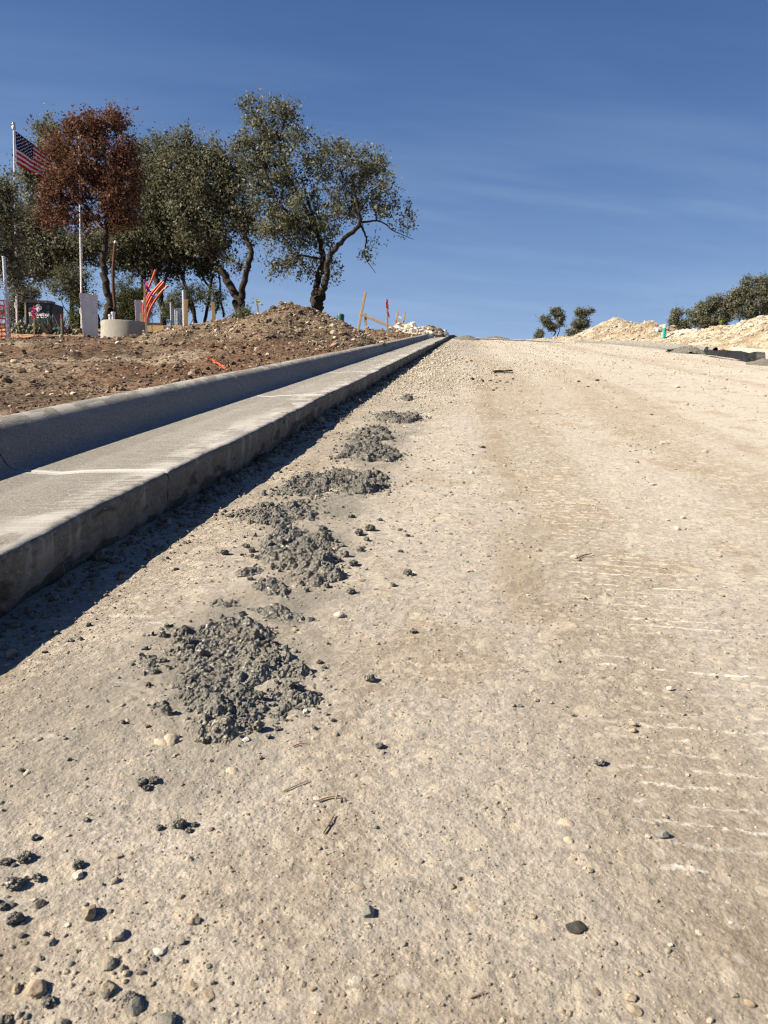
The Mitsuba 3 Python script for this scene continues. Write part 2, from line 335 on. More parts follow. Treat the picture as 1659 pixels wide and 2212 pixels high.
scene['sign_panel'] = two(rough(rgb(0.011, 0.015, 0.022), 0.45, 0.4))
scene['sign_frame'] = two(rough(rgb(0.155, 0.128, 0.105), 0.6, 0.3))
scene['sign_white'] = two(rough(rgb(0.72, 0.72, 0.71), 0.5, 0.3))
scene['black_plastic'] = two(rough(rgb(0.010, 0.010, 0.011), 0.55, 0.35))
for k, c in (('pink', (0.85, 0.07, 0.19)), ('blue', (0.02, 0.05, 0.42)), ('light_blue', (0.03, 0.22, 0.65)), ('lime', (0.45, 0.72, 0.10)), ('mint', (0.45, 0.75, 0.6)), ('yellow', (0.85, 0.58, 0.01)), ('red', (0.55, 0.012, 0.03)), ('white', (0.8, 0.8, 0.8))):
    scene['tape_'+k] = two({'type': 'principled', 'base_color': rgb(*[0.72*q for q in c]), 'roughness': 0.55, 'specular': 0.3})
def flag_us(p, n, uv):
    u, v = uv.x, uv.y            # u from the hoist, v from the top
    k = dr.floor(v*13); red = (k-2*dr.floor(k/2)) < 0.5
    c = dr.select(red, mi.Color3f(0.46, 0.012, 0.035), mi.Color3f(0.62, 0.62, 0.64))
    can = (u < 0.4) & (v < 7/13)
    su, sv = u/0.4*12, v*13/7*10
    i, j = dr.round(su), dr.round(sv); e = i+j
    ok = (dr.abs(e-2*dr.round(e/2)) < 0.5) & (i > 0.5) & (i < 11.5) & (j > 0.5) & (j < 9.5)
    dx, dy = (su-i)*1.24, (sv-j)*1.0
    a = dr.atan2(dx, -dy); seg = 2*math.pi/5; b = dr.abs(a-dr.round(a/seg)*seg)
    rr = dr.sqrt(dx*dx+dy*dy); star = rr*(dr.cos(b)+dr.sin(b)*1.1) < 0.46
    return dr.select(can, dr.select(ok & star, mi.Color3f(0.70, 0.70, 0.72), mi.Color3f(0.010, 0.014, 0.075)), c)
def flag_state(p, n, uv):
    u, v = uv.x, uv.y
    dx, dy = (u-1/6)*1.5, v-0.5
    a = dr.atan2(dx, -dy); seg = 2*math.pi/5; b = dr.abs(a-dr.round(a/seg)*seg)
    rr = dr.sqrt(dx*dx+dy*dy); star = rr*(dr.cos(b)+dr.sin(b)*1.1) < 0.17
    c = dr.select(v < 0.5, mi.Color3f(0.66, 0.66, 0.68), mi.Color3f(0.55, 0.012, 0.04))
    return dr.select(u < 1/3, dr.select(star, mi.Color3f(0.7), mi.Color3f(0.012, 0.02, 0.11)), c)
scene['cloth_us'] = two(rough(mikit.proc(flag_us), 0.8, 0.1))
scene['cloth_state'] = two(rough(mikit.proc(flag_state), 0.8, 0.1))
def bed_col(p, n, uv): return mix((0.21, 0.115, 0.075), (0.29, 0.175, 0.12), vfbm(p.x*9, p.y*9, p.z*9, 3))
scene['bed_gravel'] = rough(mikit.proc(bed_col), 0.95, 0.1)

# ---------------------------------------------------------------- the setting: road, verges, terrain
def spaced(edges):      # [(x, step at x)...] -> coordinates whose spacing runs between the given steps
    xs = [edges[0][0]]
    ex, es = np.array(edges).T
    while xs[-1] < ex[-1]: xs.append(xs[-1]+float(np.interp(xs[-1], ex, es)))
    return np.array(xs)
rx = spaced([(-0.90, 0.0045), (0.75, 0.0045), (1.6, 0.012), (3.2, 0.03), (8.4, 0.08)])
ry = np.concatenate([np.linspace(-5, 0.27, 60), 0.28*np.exp(np.arange(0, math.log(60/0.28), 0.0068))])
X, S = np.meshgrid(rx, ry)
structure('road', up(*grid(X, S, road_z(X, S))), 'road_surface', smooth=True)
lx = -1.47-np.concatenate([np.arange(0, 2, 0.022), 2+0.03*np.arange(0, 60)*1.0+0.0009*np.arange(60)**2, np.linspace(7.1, 26, 70)])
ly = np.concatenate([np.linspace(-5, 0.68, 60), 0.7*np.exp(np.arange(0, math.log(62/0.7), 0.0125))])
X, S = np.meshgrid(lx, ly)
structure('dirt_ground', up(*grid(X, S, left_z(X, S))), 'dirt', smooth=True)
X, S = np.meshgrid(np.concatenate([np.linspace(0.52, 6, 70), np.linspace(6.2, 22, 60)]), 10*np.exp(np.arange(0, math.log(7.0), 0.012)))
X = X+xr(S)
structure('rocky_ground', up(*grid(X, S, right_z(X, S))), 'pale_earth', smooth=True)
far = np.concatenate([-np.geomspace(3000, 30, 20), np.linspace(-26, 26, 27), np.geomspace(30, 3000, 20)])
fy = np.concatenate([-np.geomspace(3000, 64, 14), np.linspace(-60, 130, 60), np.geomspace(134, 5000, 18)])
X, S = np.meshgrid(far, fy)
zz = zroad(S)-0.45-0.02*np.clip(np.abs(X)-20, 0, 60)
structure('terrain', up(*grid(X, S, zz)), 'pale_earth', smooth=True)
# planting bed of red decomposed granite in front of the sign
X, S = np.meshgrid(np.linspace(-17, -8.6, 60), np.linspace(12.6, 27, 50))
bz = zroad(S)+np.maximum(left_h(X, S)+0.02, -0.10+0.05*(fbm(np.stack([X, S, 0*X], -1)*2, 2, 3)-0.5)+0.006*np.clip(S-12.6, 0, 8))
structure('planting_bed', up(*grid(X, S, np.where((X > -8.8) | (S < 12.9), bz-0.35, bz))), 'bed_gravel', smooth=True)

# ---------------------------------------------------------------- kerb and gutter, in tooled sections
PROF = np.array([(-0.848, -0.06), (-0.842, -0.02), (-0.836, 0.03), (-0.833, 0.098), (-0.837, 0.108), (-0.846, 0.113), (-0.88, 0.112), (-1.0, 0.106), (-1.1, 0.099), (-1.18, 0.089),
                 (-1.295, 0.0900), (-1.320, 0.0952), (-1.338, 0.1065), (-1.352, 0.1248), (-1.367, 0.1509), (-1.383, 0.1770), (-1.400, 0.1961), (-1.422, 0.2101), (-1.450, 0.2170), (-1.480, 0.2179),
                 (-1.506, 0.2127), (-1.522, 0.1987), (-1.530, 0.1683), (-1.532, 0.0200)])
def fine_profile(P, n=64):
    d = np.concatenate([[0], np.cumsum(np.linalg.norm(np.diff(P, axis=0), axis=1))])
    return np.stack([np.interp(np.linspace(0, d[-1], n), d, P[:, k]) for k in (0, 1)], 1)
FP = fine_profile(PROF, 84); PC = FP.mean(0)
def wob(s, seed, sc): return fbm(np.stack([np.asarray(s)*sc, 0*np.asarray(s), 0*np.asarray(s)+seed], -1), 3, seed)-0.5
def kerb_section(s0, s1, step, prof, xoff=None, sign=1, rough_lip=1.0, gap=0.0022):
    ss = np.unique(np.concatenate([[s0+gap, s0+gap+0.004, s0+gap+0.010], np.arange(s0+0.03, s1-0.03, step), [s1-gap-0.010, s1-gap-0.004, s1-gap]]))
    prof = np.asarray(prof); rows = []
    for s in ss:
        e = min(s-s0-gap, s1-gap-s); inset = 0.005*(1-min(1, e/0.010))**2
        q = prof.copy()
        nrm = np.gradient(prof, axis=0); nrm = np.stack([nrm[:, 1], -nrm[:, 0]], 1); nrm /= np.linalg.norm(nrm, axis=1, keepdims=True)
        q = q-nrm*inset*(1 if True else 0)
        rows.append(q)
    Q = np.array(rows); Sg = np.repeat(ss[:, None], len(prof), 1)
    lipw = np.clip((Q[..., 0]+1.0)/0.13, 0, 1) if sign > 0 else 0
    p = np.stack([0*Sg, Sg, Q[..., 1]*1.0], -1)
    Q[..., 0] += lipw*rough_lip*(0.030*wob(Sg, 3, 1.1)+0.010*wob(Sg, 4, 9)+0.010*(fbm(p*np.array([1, 34, 34]), 3, 8)-0.5))
    Q[..., 1] += 0.010*wob(Sg, 5, 0.8)+lipw*rough_lip*0.004*wob(Sg, 6, 14)
    Xg = Q[..., 0]*sign + (0 if xoff is None else xoff(Sg)); Zg = zroad(Sg)+Q[..., 1]
    if sign < 0: Zg = Zg + road_h(xr(Sg), Sg)
    v, f = grid(Xg, Sg, Zg); n = len(prof)
    poly = Polygon(prof).buffer(0); tv, tf = trimesh.creation.triangulate_polygon(Polygon(prof), engine='earcut')
    idx = cKDTree(prof).query(tv)[1]; tf = idx[tf]
    ends = np.vstack([tf, tf[:, ::-1]+(len(ss)-1)*n])
    return up(v, np.vstack([f, ends]))
kb = thing('concrete_kerb', 'fresh grey concrete kerb and gutter running uphill along the left side of the road', 'kerb')
for k in range(-3, 24):
    a, b = 2.04+2.37*k, 2.04+2.37*(k+1)
    step = 0.05 if b < 0.5 else 0.012 if b < 4.6 else 0.03 if b < 12 else 0.12
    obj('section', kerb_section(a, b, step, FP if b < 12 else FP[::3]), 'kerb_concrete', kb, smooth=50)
RP = PROF.copy(); RP[:, 0] += 0.833; RP = fine_profile(RP, 26)
rk = thing('concrete_kerb', 'grey concrete kerb curving along the right side of the road below the pale heaps', 'kerb')
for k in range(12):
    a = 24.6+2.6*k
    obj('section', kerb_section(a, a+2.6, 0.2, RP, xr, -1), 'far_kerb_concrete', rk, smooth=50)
rk2 = thing('concrete_kerb', 'pale concrete kerb at the right picture edge, half hidden by black plastic', 'kerb')
for k in range(4):
    a = 12.9+2.5*k
    RP2 = RP.copy(); RP2[:, 1] = RP2[:, 1]*1.15+0.03
    obj('section', kerb_section(a, a+2.5, 0.2, RP2, xr, -1), 'cast_concrete', rk2, smooth=50)

# ---------------------------------------------------------------- stones
def rock(seed, sub=2, cuts=9, squash=(1, 0.8, 0.6), amp=0.18):
    r = np.random.default_rng(seed); m = trimesh.creation.icosphere(sub); v = np.array(m.vertices)
    for _ in range(cuts):
        n = r.normal(size=3); n /= np.linalg.norm(n); d = r.uniform(0.55, 0.92)
        o = v@n; v = v-np.outer(np.clip(o-d, 0, None), n)
    v *= 1+amp*(fbm(v*1.7+seed, 3, seed)[:, None]-0.5)
    v *= np.array(squash)*r.uniform(0.85, 1.15, 3); v -= v.mean(0)
    return v/np.abs(v).max(), np.array(m.faces)
def clod(seed, sub=3):
    r = np.random.default_rng(seed); m = trimesh.creation.icosphere(sub); v = np.array(m.vertices)
    c = r.normal(size=(44, 3)); c /= np.linalg.norm(c, axis=1, keepdims=True); rad = r.uniform(0.16, 0.42, 44)
    d = np.linalg.norm(v[:, None]-c[None], axis=2)
    b = np.sqrt(np.clip(rad**2-d**2, 0, None)).max(1)
    k = 0.70+0.62*b+0.50*(fbm(v*2.0+seed, 3, seed)-0.5)+0.22*(fbm(v*7+seed, 2, seed+1)-0.5)+0.16*(fbm(v*16+seed, 2, seed+2)-0.5)
    v = v*k[:, None]*np.array([1, r.uniform(0.75, 1), r.uniform(0.6, 0.8)])
    return v/np.abs(v).max(), np.array(m.faces)
ROCKS0 = [rock(k, 1, 8) for k in range(14)]
ROCKS1 = [rock(40+k, 1, 9) for k in range(14)]
CLODS = [clod(80+k, 4) for k in range(9)]
CLODS1 = [clod(120+k, 2) for k in range(12)]
CRUMBS = [clod(140+k, 1) for k in range(12)]
ICO = [rock(160+k, 0, 4, (1, 0.8, 0.55), 0.3) for k in range(16)]
def rots(n, r, flat=True):
    a = r.uniform(0, 2*np.pi, n); tx, ty = (r.normal(0, 0.35, n), r.normal(0, 0.35, n)) if flat else (r.uniform(0, 6.3, n), r.uniform(0, 6.3, n))
    cz, sz, cx, sx, cy, sy = np.cos(a), np.sin(a), np.cos(tx), np.sin(tx), np.cos(ty), np.sin(ty)
    o = np.zeros(n); i = np.ones(n)
    Rz = np.stack([cz, -sz, o, sz, cz, o, o, o, i], 1).reshape(-1, 3, 3)
    Rx = np.stack([i, o, o, o, cx, -sx, o, sx, cx], 1).reshape(-1, 3, 3)
    Ry = np.stack([cy, o, sy, o, i, o, -sy, o, cy], 1).reshape(-1, 3, 3)
    return Rz@Rx@Ry
def scatter(pos, rad, lib, r, col=None, flat=True):
    """One mesh of many stones, with a colour per stone."""
    parts, cols = [], []
    which = r.integers(0, len(lib), len(pos)); R = rots(len(pos), r, flat)
    for k, (v, f) in enumerate(lib):
        i = np.nonzero(which == k)[0]
        if not len(i): continue
        V = np.einsum('kij,nj->kni', R[i], v)*rad[i][:, None, None]+pos[i][:, None]
        parts.append((V.reshape(-1, 3), (f[None]+(np.arange(len(i))*len(v))[:, None, None]).reshape(-1, 3)))
        if col is not None: cols.append(np.repeat(col[i], len(v), 0))
    return cat(parts), (np.vstack(cols) if col is not None else None)
def tones(n, r, base, spread=0.18, alt=None, pa=0.2):
    c = np.array(base)[None]*np.exp(r.normal(0, spread, n))[:, None]
    if alt is not None:
        i = r.random(n) < pa; c[i] = np.array(alt)*np.exp(r.normal(0, spread, i.sum()))[:, None]
    return np.clip(c*0.84, 0.01, 0.7)

r = np.random.default_rng(5)
# loose grit and small gravel all over the road base
n = 76000
s = 0.36*np.exp(r.uniform(0, 1, n)**1.3*math.log(34/0.36))
x = r.uniform(-1, 1, n)*(0.66*s+0.34)+0.12*s
rad = np.maximum(0.0010, 0.0011*s**0.85)*np.exp(r.normal(0, 0.45, n)); rad = np.clip(rad, 0.0008, 0.028)
dens = fbm(np.stack([x*2.2, s*1.6, 0*x], -1), 3, 77)
keep = (x > -0.83) & (x < xr(s)) & (r.random(n) < np.clip((dens-0.28)*3.2+0.5*np.clip(-x/0.4, -0.6, 1), 0.10, 1))
x, s, rad = x[keep], s[keep], rad[keep]
pos = np.stack([x, s, road_z(x, s)+rad*r.uniform(-0.25, 0.35, len(x))], 1)
tc = tones(len(x), r, (0.30, 0.258, 0.205), 0.2, (0.16, 0.153, 0.135), 0.13); tc[s > 3.5] = tones(int((s > 3.5).sum()), r, (0.36, 0.32, 0.265), 0.15, (0.20, 0.185, 0.16), 0.08)
m, c = scatter(pos, rad, ICO, r, tc)
obj('gravel', m, 'gravel_stone', color=c, kind='stuff', label='fine loose grit and pebbles strewn over the tan road base')
# angular pieces gathered in the lower left corner
n = 150
px_, py_ = r.uniform(-40, 520, n), r.uniform(1850, 2260, n); ok = r.random(n) < np.clip(1.1-(px_/520+(2260-py_)/700)*0.8, 0.1, 1)
P_ = np.array([on_ground(a, b) for a, b in zip(px_[ok], py_[ok])]); rad = np.clip(0.0030*np.exp(r.normal(0, 0.55, len(P_))), 0.0012, 0.009); P_[:, 2] += rad*0.25
m, c = scatter(P_, rad, ROCKS1, r, tones(len(P_), r, (0.25, 0.225, 0.185), 0.2, (0.14, 0.138, 0.125), 0.5))
obj('coarse_gravel', m, 'gravel_stone', color=c, kind='stuff', smooth=False, label='coarser angular stones gathered in the bottom left corner of the road')
# flat stones pressed into the surface near by
n = 3600
s = 0.36*np.exp(r.uniform(0, 1, n)*math.log(7/0.36)); x = r.uniform(-1, 1, n)*(0.6*s+0.2)+0.1*s
rad = np.clip(0.0045*np.sqrt(s)*np.exp(r.normal(0, 0.5, n)), 0.0025, 0.022)
keep = x > -0.84; x, s, rad = x[keep], s[keep], rad[keep]
pos = np.stack([x, s, road_z(x, s)-rad*0.48], 1)
m, c = scatter(pos, rad, ROCKS0, r, tones(len(x), r, (0.325, 0.280, 0.220), 0.12, (0.26, 0.235, 0.205), 0.4))
obj('embedded_gravel', m, 'gravel_stone', smooth=True, color=c, kind='stuff', label='pale flat stones pressed into the compacted road base')
# heavier crushed stone along the gutter farther up, thinning out to the right and towards the camera
n = 15000
s = r.uniform(4.6, 24, n); x = -0.80+np.abs(r.normal(0, 0.75, n))
rad = np.clip(0.0088*np.exp(r.normal(0, 0.38, n)), 0.004, 0.026)*np.clip(s/9, 0.7, 1.5)
keep = r.random(n) < np.clip(1.3*np.exp(-((s-8.6)/2.8)**2)+0.30*np.exp(-((x+0.8)/0.5)**2), 0, 1)*np.clip(fbm(np.stack([x*1.5, s*0.8, 0*x], -1), 3, 78)*3-0.7, 0.15, 1)
x, s, rad = x[keep], s[keep], rad[keep]
m, c = scatter(np.stack([x, s, road_z(x, s)+rad*0.15], 1), rad, ICO, r, tones(len(x), r, (0.385, 0.345, 0.285), 0.16))
obj('crushed_gravel', m, 'gravel_stone', color=c, kind='stuff', label='pale crushed gravel strewn along the gutter farther up the road')
# crumbs and clods lying in the gutter's shadow
n = 2600
s = 0.7*np.exp(r.uniform(0, 1, n)*math.log(24/0.7)); x = -0.831+np.abs(r.normal(0, 0.07, n))
rad = np.clip(0.0030*np.exp(r.normal(0, 0.5, n))*np.sqrt(s), 0.0012, 0.014)
m, c = scatter(np.stack([x, s, road_z(x, s)+rad*0.2], 1), rad, ICO, r, tones(n, r, (0.13, 0.12, 0.10), 0.25), False)
n = 130
s = 0.7*np.exp(r.uniform(0, 1, n)*math.log(14/0.7)); x = -0.835+np.abs(r.normal(0, 0.035, n))
rad = np.clip(0.0085*np.exp(r.normal(0, 0.5, n))*np.sqrt(s), 0.003, 0.03)
m2, c2_ = scatter(np.stack([x, s, road_z(x, s)+rad*0.1], 1), rad, CLODS1, r, tones(n, r, (0.11, 0.102, 0.088), 0.2), False)
obj('kerb_crumbs', cat([m, m2]), 'gravel_stone', color=np.vstack([c, c2_]), kind='stuff', label='grey mortar crumbs lying along the foot of the gutter')
# stones and clods in the dirt verge
n = 19000
s = 1.3*np.exp(r.uniform(0, 1, n)**0.8*math.log(36/1.3)); x = -1.56-np.abs(r.uniform(0, 1, n))**1.2*np.minimum(0.75*s+0.5, 16)
rad = np.clip(0.0026*s**0.68*np.exp(r.normal(0, 0.55, n)), 0.003, np.minimum(0.07, 0.0075*s))
m, c = scatter(np.stack([x, s, left_z(x, s)+rad*r.uniform(-0.3, 0.35, n)], 1), rad, ICO, r, tones(n, r, (0.135, 0.092, 0.062), 0.35, (0.36, 0.30, 0.23), 0.12))
obj('verge_gravel', m, 'gravel_stone', color=c, kind='stuff', label='small stones and clods scattered in the brown dirt verge')
n = 9000
s = r.uniform(15, 60, n); x = xr(s)+0.6+r.uniform(0, 1, n)**1.3*13
rad = np.clip(0.026*np.exp(r.normal(0, 0.65, n)), 0.010, 0.16)
m, c = scatter(np.stack([x, s, right_z(x, s)+rad*0.15], 1), rad, ICO, r, tones(n, r, (0.37, 0.31, 0.225), 0.2, (0.50, 0.45, 0.38), 0.3))
obj('bank_gravel', m, 'gravel_stone', color=c, kind='stuff', label='broken limestone strewn over the pale bank on the right')

# ---------------------------------------------------------------- heaps of soil and rubble
def heap(name, label, px, py, s, rx, ry, base, mat, nst, strad, stcol, alt, pa, seed, power=1.15, zoff=0.0, res=90):
    top = at(px, py, s); r = np.random.default_rng(seed)
    u, w = np.meshgrid(np.linspace(-1.25, 1.25, res), np.linspace(-1.25, 1.25, res))
    Xg, Sg = top[0]+u*rx, s+w*ry
    p = np.stack([Xg, Sg, 0*Xg], -1)
    gz = base(Xg, Sg)-zoff
    H = top[2]-float(base(np.array(top[0]), np.array(float(s))))+zoff
    d = np.hypot(u, w)*(1+0.35*(fbm(p*1.1/rx*1.6, 3, seed)-0.5))
    prof = np.clip(1-d, 0, None)**power*H*(1+0.22*(1-np.exp(-d*3))*(fbm(p*2.2/rx*2, 3, seed+1)-0.5))
    rough_ = (0.10*H*(fbm(p*5/rx*2, 3, seed+2)-0.5)+0.05*H*(fbm(p*14/rx*2, 2, seed+3)-0.5))*np.clip((1.1-d)*3, 0, 1)*np.clip(d*6, 0.2, 1)
    Z = gz+prof+rough_-np.where(d > 1.02, 0.12+0.4*(d-1.02), 0.012)
    k = obj(name, up(*grid(Xg, Sg, Z)), mat, smooth=True)
    tag(k, label, 'heap')
    uu = r.uniform(-1.05, 1.05, nst); ww = r.uniform(-1.05, 0.7, nst); ok = np.hypot(uu, ww) < 1.1; uu, ww = uu[ok], ww[ok]
    from scipy.ndimage import map_coordinates
    zi = map_coordinates(Z, [(ww+1.25)/2.5*(res-1), (uu+1.25)/2.5*(res-1)], order=1)
    rad = np.clip(strad*0.72*np.exp(r.normal(0, 0.66, len(uu))), strad*0.25, strad*5)
    m, c = scatter(np.stack([top[0]+uu*rx, s+ww*ry, zi+rad*r.uniform(-0.1, 0.4, len(uu))], 1), rad, ICO, r, tones(len(uu), r, stcol, 0.28, alt, pa))
    obj('stones', m, 'gravel_stone', k, color=c, kind='stuff')
    return k
brown, cream, white = (0.18, 0.138, 0.098), (0.40, 0.345, 0.265), (0.54, 0.50, 0.43)
heap('dirt_heap', 'pointed brown heap of stony soil left of the kerb, in front of the tall oak', 622, 652, 12.2, 1.55, 2.1, left_z, 'dirt', 5200, 0.016, brown, cream, 0.18, 301, 0.95)
heap('dirt_heap', 'low brown mound of soil trailing left from the pointed heap', 495, 686, 13.0, 2.0, 1.9, left_z, 'dirt', 3000, 0.017, brown, cream, 0.15, 302, 1.0)
heap('rubble_heap', 'peaked pale limestone heap at the crest on the right, the highest of the pale heaps', 1328, 686, 47, 3.2, 3.4, right_z, 'pale_earth', 3000, 0.030, (0.37, 0.325, 0.255), (0.46, 0.42, 0.35), 0.4, 303, 0.95)
heap('rubble_heap', 'rounded pale stony heap just behind the two teal pipes', 1400, 693, 41, 2.6, 3.0, right_z, 'pale_earth', 2600, 0.034, cream, (0.36, 0.27, 0.17), 0.4, 304, 0.75)
heap('rubble_heap', 'low white gravel mound in front of the dark oaks on the right', 1508, 711, 36.5, 1.7, 1.6, right_z, 'white_earth', 500, 0.035, white, cream, 0.2, 305, 0.7)
heap('rubble_heap', 'small upright knob of broken stone under the lime green ribbon', 1553, 703, 33, 0.50, 0.6, right_z, 'pale_earth', 500, 0.032, cream, (0.40, 0.28, 0.18), 0.4, 306, 0.45)
heap('rubble_heap', 'long stony bank rising to the right edge of the picture', 1665, 683, 29, 2.6, 2.6, right_z, 'pale_earth', 3600, 0.030, (0.36, 0.31, 0.24), (0.46, 0.42, 0.35), 0.4, 307, 0.8)
heap('rubble_heap', 'heap of bright white broken rock below the distant batter boards', 887, 702, 25.5, 0.74, 1.0, left_z, 'white_earth', 700, 0.042, white, cream, 0.25, 308, 0.8)
heap('dirt_heap', 'low tan dirt hump ending the left verge near the crest', 926, 706, 28, 0.6, 1.4, left_z, 'pale_earth', 600, 0.04, cream, brown, 0.4, 309, 0.9)
heap('dirt_heap', 'dark clump of soil beside the dark green post', 754, 700, 20, 0.36, 0.5, left_z, 'dirt', 160, 0.03, (0.05, 0.042, 0.036), brown, 0.2, 310, 0.7)

# ---------------------------------------------------------------- spilt cement on the road
def c1(x, y): return 265.4+.32*x, 1261+.32*y
def c2(x, y): return 464.5+.28*x, 829.5+.28*y
def domes(pts, centers, radii, k=4):
    t = cKDTree(centers); d, i = t.query(pts, k=k)
    return np.sqrt(np.clip(radii[i]**2-d**2, 0, None)).max(1)
def spill(label, polys, conv, seed, thick, big, nclod, edge=0.02, smear=None):
    r = np.random.default_rng(seed)
    G = [np.array([on_ground(*conv(*q))[:2] for q in poly]) for poly in polys]
    allp = np.vstack(G); lo, hi = allp.min(0)-0.04, allp.max(0)+0.04
    s0 = allp[:, 1].mean(); g = max(0.0014, 0.00115*s0)
    xs, ys = np.arange(lo[0], hi[0], g), np.arange(lo[1], hi[1], g*1.4)
    Xg, Sg = np.meshgrid(xs, ys)
    warp = lambda sc, sd: (fbm(np.stack([Xg*sc, Sg*sc, 0*Xg], -1), 3, sd)-0.5)
    wx, wy = Xg+0.05*s0*0.5*warp(28/s0, seed)+0.012*warp(120, seed+9), Sg+0.06*s0*0.5*warp(28/s0, seed+1)+0.012*warp(120, seed+8)
    inside = np.zeros(Xg.shape, bool)
    for q in G: inside |= shapely.contains_xy(Polygon(q).buffer(0), wx, wy)
    d = distance_transform_edt(inside, sampling=(g*1.4, g))
    from scipy.ndimage import label as comp
    if len(polys) == 1:
        lb, nb = comp(inside)
        if nb > 1: inside = lb == 1+np.argmax(np.bincount(lb.ravel())[1:])
        d = distance_transform_edt(inside, sampling=(g*1.4, g))
    M = np.clip(d/edge, 0, 1)**0.6
    P = np.stack([Xg.ravel(), Sg.ravel()], 1); A = np.prod(hi-lo)
    def layer(rad, cover, jit):
        n = int(A/(rad*rad*3.14)*cover)+8; c = r.uniform(lo, hi, (n, 2))
        return domes(P, c, rad*np.exp(r.normal(0, jit, n))).reshape(Xg.shape)
    clump = np.clip(fbm(np.stack([Xg*13, Sg*9, 0*Xg], -1), 3, seed+3)*2.4-0.75, 0, 1)
    lowf = fbm(np.stack([Xg*16, Sg*11, 0*Xg], -1), 4, seed+2)
    h = thick*np.clip(0.35+3.0*(lowf-0.38), 0.15, 2.2)+big*clump*layer(0.020, 0.8, 0.35)/0.020*0.9
    h = h+0.85*layer(0.010, 0.9, 0.4)*(0.3+0.7*clump)+0.65*layer(0.0045, 1.2, 0.35)+0.75*layer(max(0.0024, 1.4*g), 1.4, 0.3)
    Z = road_z(Xg, Sg)-0.003+np.where(inside, h*M*0.85+0.0005, -0.004)
    v, f = up(*grid(Xg, Sg, Z)); use = (np.where(inside, h*M, 0) > (0.0026 if len(polys) > 1 else 0.0)).ravel()
    f = f[use[f].any(1)]; m = trimesh.Trimesh(v, f, process=False); m.remove_unreferenced_vertices()
    parts = [(np.array(m.vertices), np.array(m.faces))]
    iy, ix = np.nonzero(inside); pick = r.integers(0, len(iy), nclod)
    rad = np.clip((0.006+0.004*s0)*np.exp(r.normal(-0.75, 0.55, nclod)), 0.0025, 0.018)*0.75
    dz = np.where(inside, h*M, 0)[iy[pick], ix[pick]]
    pos = np.stack([Xg[iy[pick], ix[pick]]+r.normal(0, 0.012, nclod), Sg[iy[pick], ix[pick]]+r.normal(0, 0.012, nclod), 0*rad], 1)
    pos[:, 2] = road_z(pos[:, 0], pos[:, 1])+dz*0.8+rad*0.15
    if nclod: parts.append(scatter(pos, rad, CLODS1 if s0 > 2 else CLODS1, r, None, False)[0])
    ey, ex_ = np.nonzero(inside & (d < 2.2*edge)); nb_ = max(60, nclod*6) if nclod else 0; pk = r.integers(0, len(ey), nb_); rr = np.clip(0.0022*(0.5+0.6*s0)*np.exp(r.normal(0, 0.5, nb_)), 0.001, 0.008)
    q = np.stack([Xg[ey[pk], ex_[pk]]+r.normal(0, 0.022*s0**0.5, len(pk)), Sg[ey[pk], ex_[pk]]+r.normal(0, 0.03*s0**0.5, len(pk)), 0*rr], 1); q[:, 2] = road_z(q[:, 0], q[:, 1])+rr*0.2
    if nb_: parts.append(scatter(q, rr, ICO, r, None, False)[0])
    k = obj('cement_spill', cat(parts), 'cement', smooth=60); tag(k, label, 'cement spill', 'spilt cement along the gutter'); return k
spill('largest lumpy heap of spilt grey cement on the road, nearest the camera',
      [[(270, 250), (400, 290), (520, 290), (640, 240), (850, 215), (980, 290), (1010, 340), (1000, 420), (1120, 430), (1190, 520), (1290, 600), (1250, 640), (1000, 640), (900, 700), (1010, 760), (960, 960), (850, 1000), (680, 1100), (540, 1090), (430, 970), (560, 870), (400, 800), (350, 640), (400, 520), (370, 420)],
       [(1030, 660), (1180, 690), (1390, 760), (1330, 830), (1150, 830), (1130, 920), (1010, 900), (1060, 800), (960, 760)], [(130, 500), (220, 480), (290, 570), (260, 600), (150, 610)], [(150, 820), (290, 790), (290, 840), (210, 870)]], c1, 401, 0.006, 0.010, 80)
spill('flat smear of grey cement just above the largest heap', [[(850, 170), (1000, 130), (1130, 190), (1330, 220), (1280, 270), (1100, 240), (950, 220)]], c1, 402, 0.004, 0.004, 0)
spill('small flat cement patch left of the tall rough heap', [[(150, 1430), (250, 1410), (350, 1370), (400, 1420), (310, 1470), (180, 1480)]], c2, 413, 0.005, 0.006, 0)
spill('thin narrow smear of grey cement left above the largest heap', [[(590, 108), (760, 100), (810, 140), (680, 165)]], c1, 412, 0.004, 0.004, 0)
spill('tall rough heap of spilt cement with dark hollows, second nearest the camera',
      [[(380, 1170), (500, 1110), (620, 1085), (700, 1150), (760, 1175), (850, 1150), (920, 1190), (920, 1240), (985, 1300), (975, 1350), (900, 1380), (970, 1440), (950, 1500), (760, 1550), (600, 1500), (570, 1400), (450, 1410), (320, 1300)]], c2, 403, 0.007, 0.012, 70)
spill('flat grey cement patch under the left foot of the tall rough heap', [[(280, 1540), (400, 1500), (560, 1530), (620, 1590), (560, 1650), (420, 1640), (300, 1600)]], c2, 404, 0.004, 0.005, 0)
spill('row of rounded cement lumps between the tall heap and the wide smear', [[(270, 960), (400, 920), (560, 930), (680, 890), (720, 950), (800, 1000), (790, 1050), (680, 1040), (560, 1080), (440, 1080), (330, 1060), (160, 1030), (60, 1000), (140, 970)]], c2, 405, 0.006, 0.010, 40)
spill('wide low smear of grey cement spreading right, third from the top', [[(560, 760), (700, 700), (930, 655), (1080, 690), (1280, 680), (1340, 770), (1230, 830), (1100, 830), (900, 800), (850, 870), (700, 860), (430, 840)]], c2, 406, 0.007, 0.010, 60)
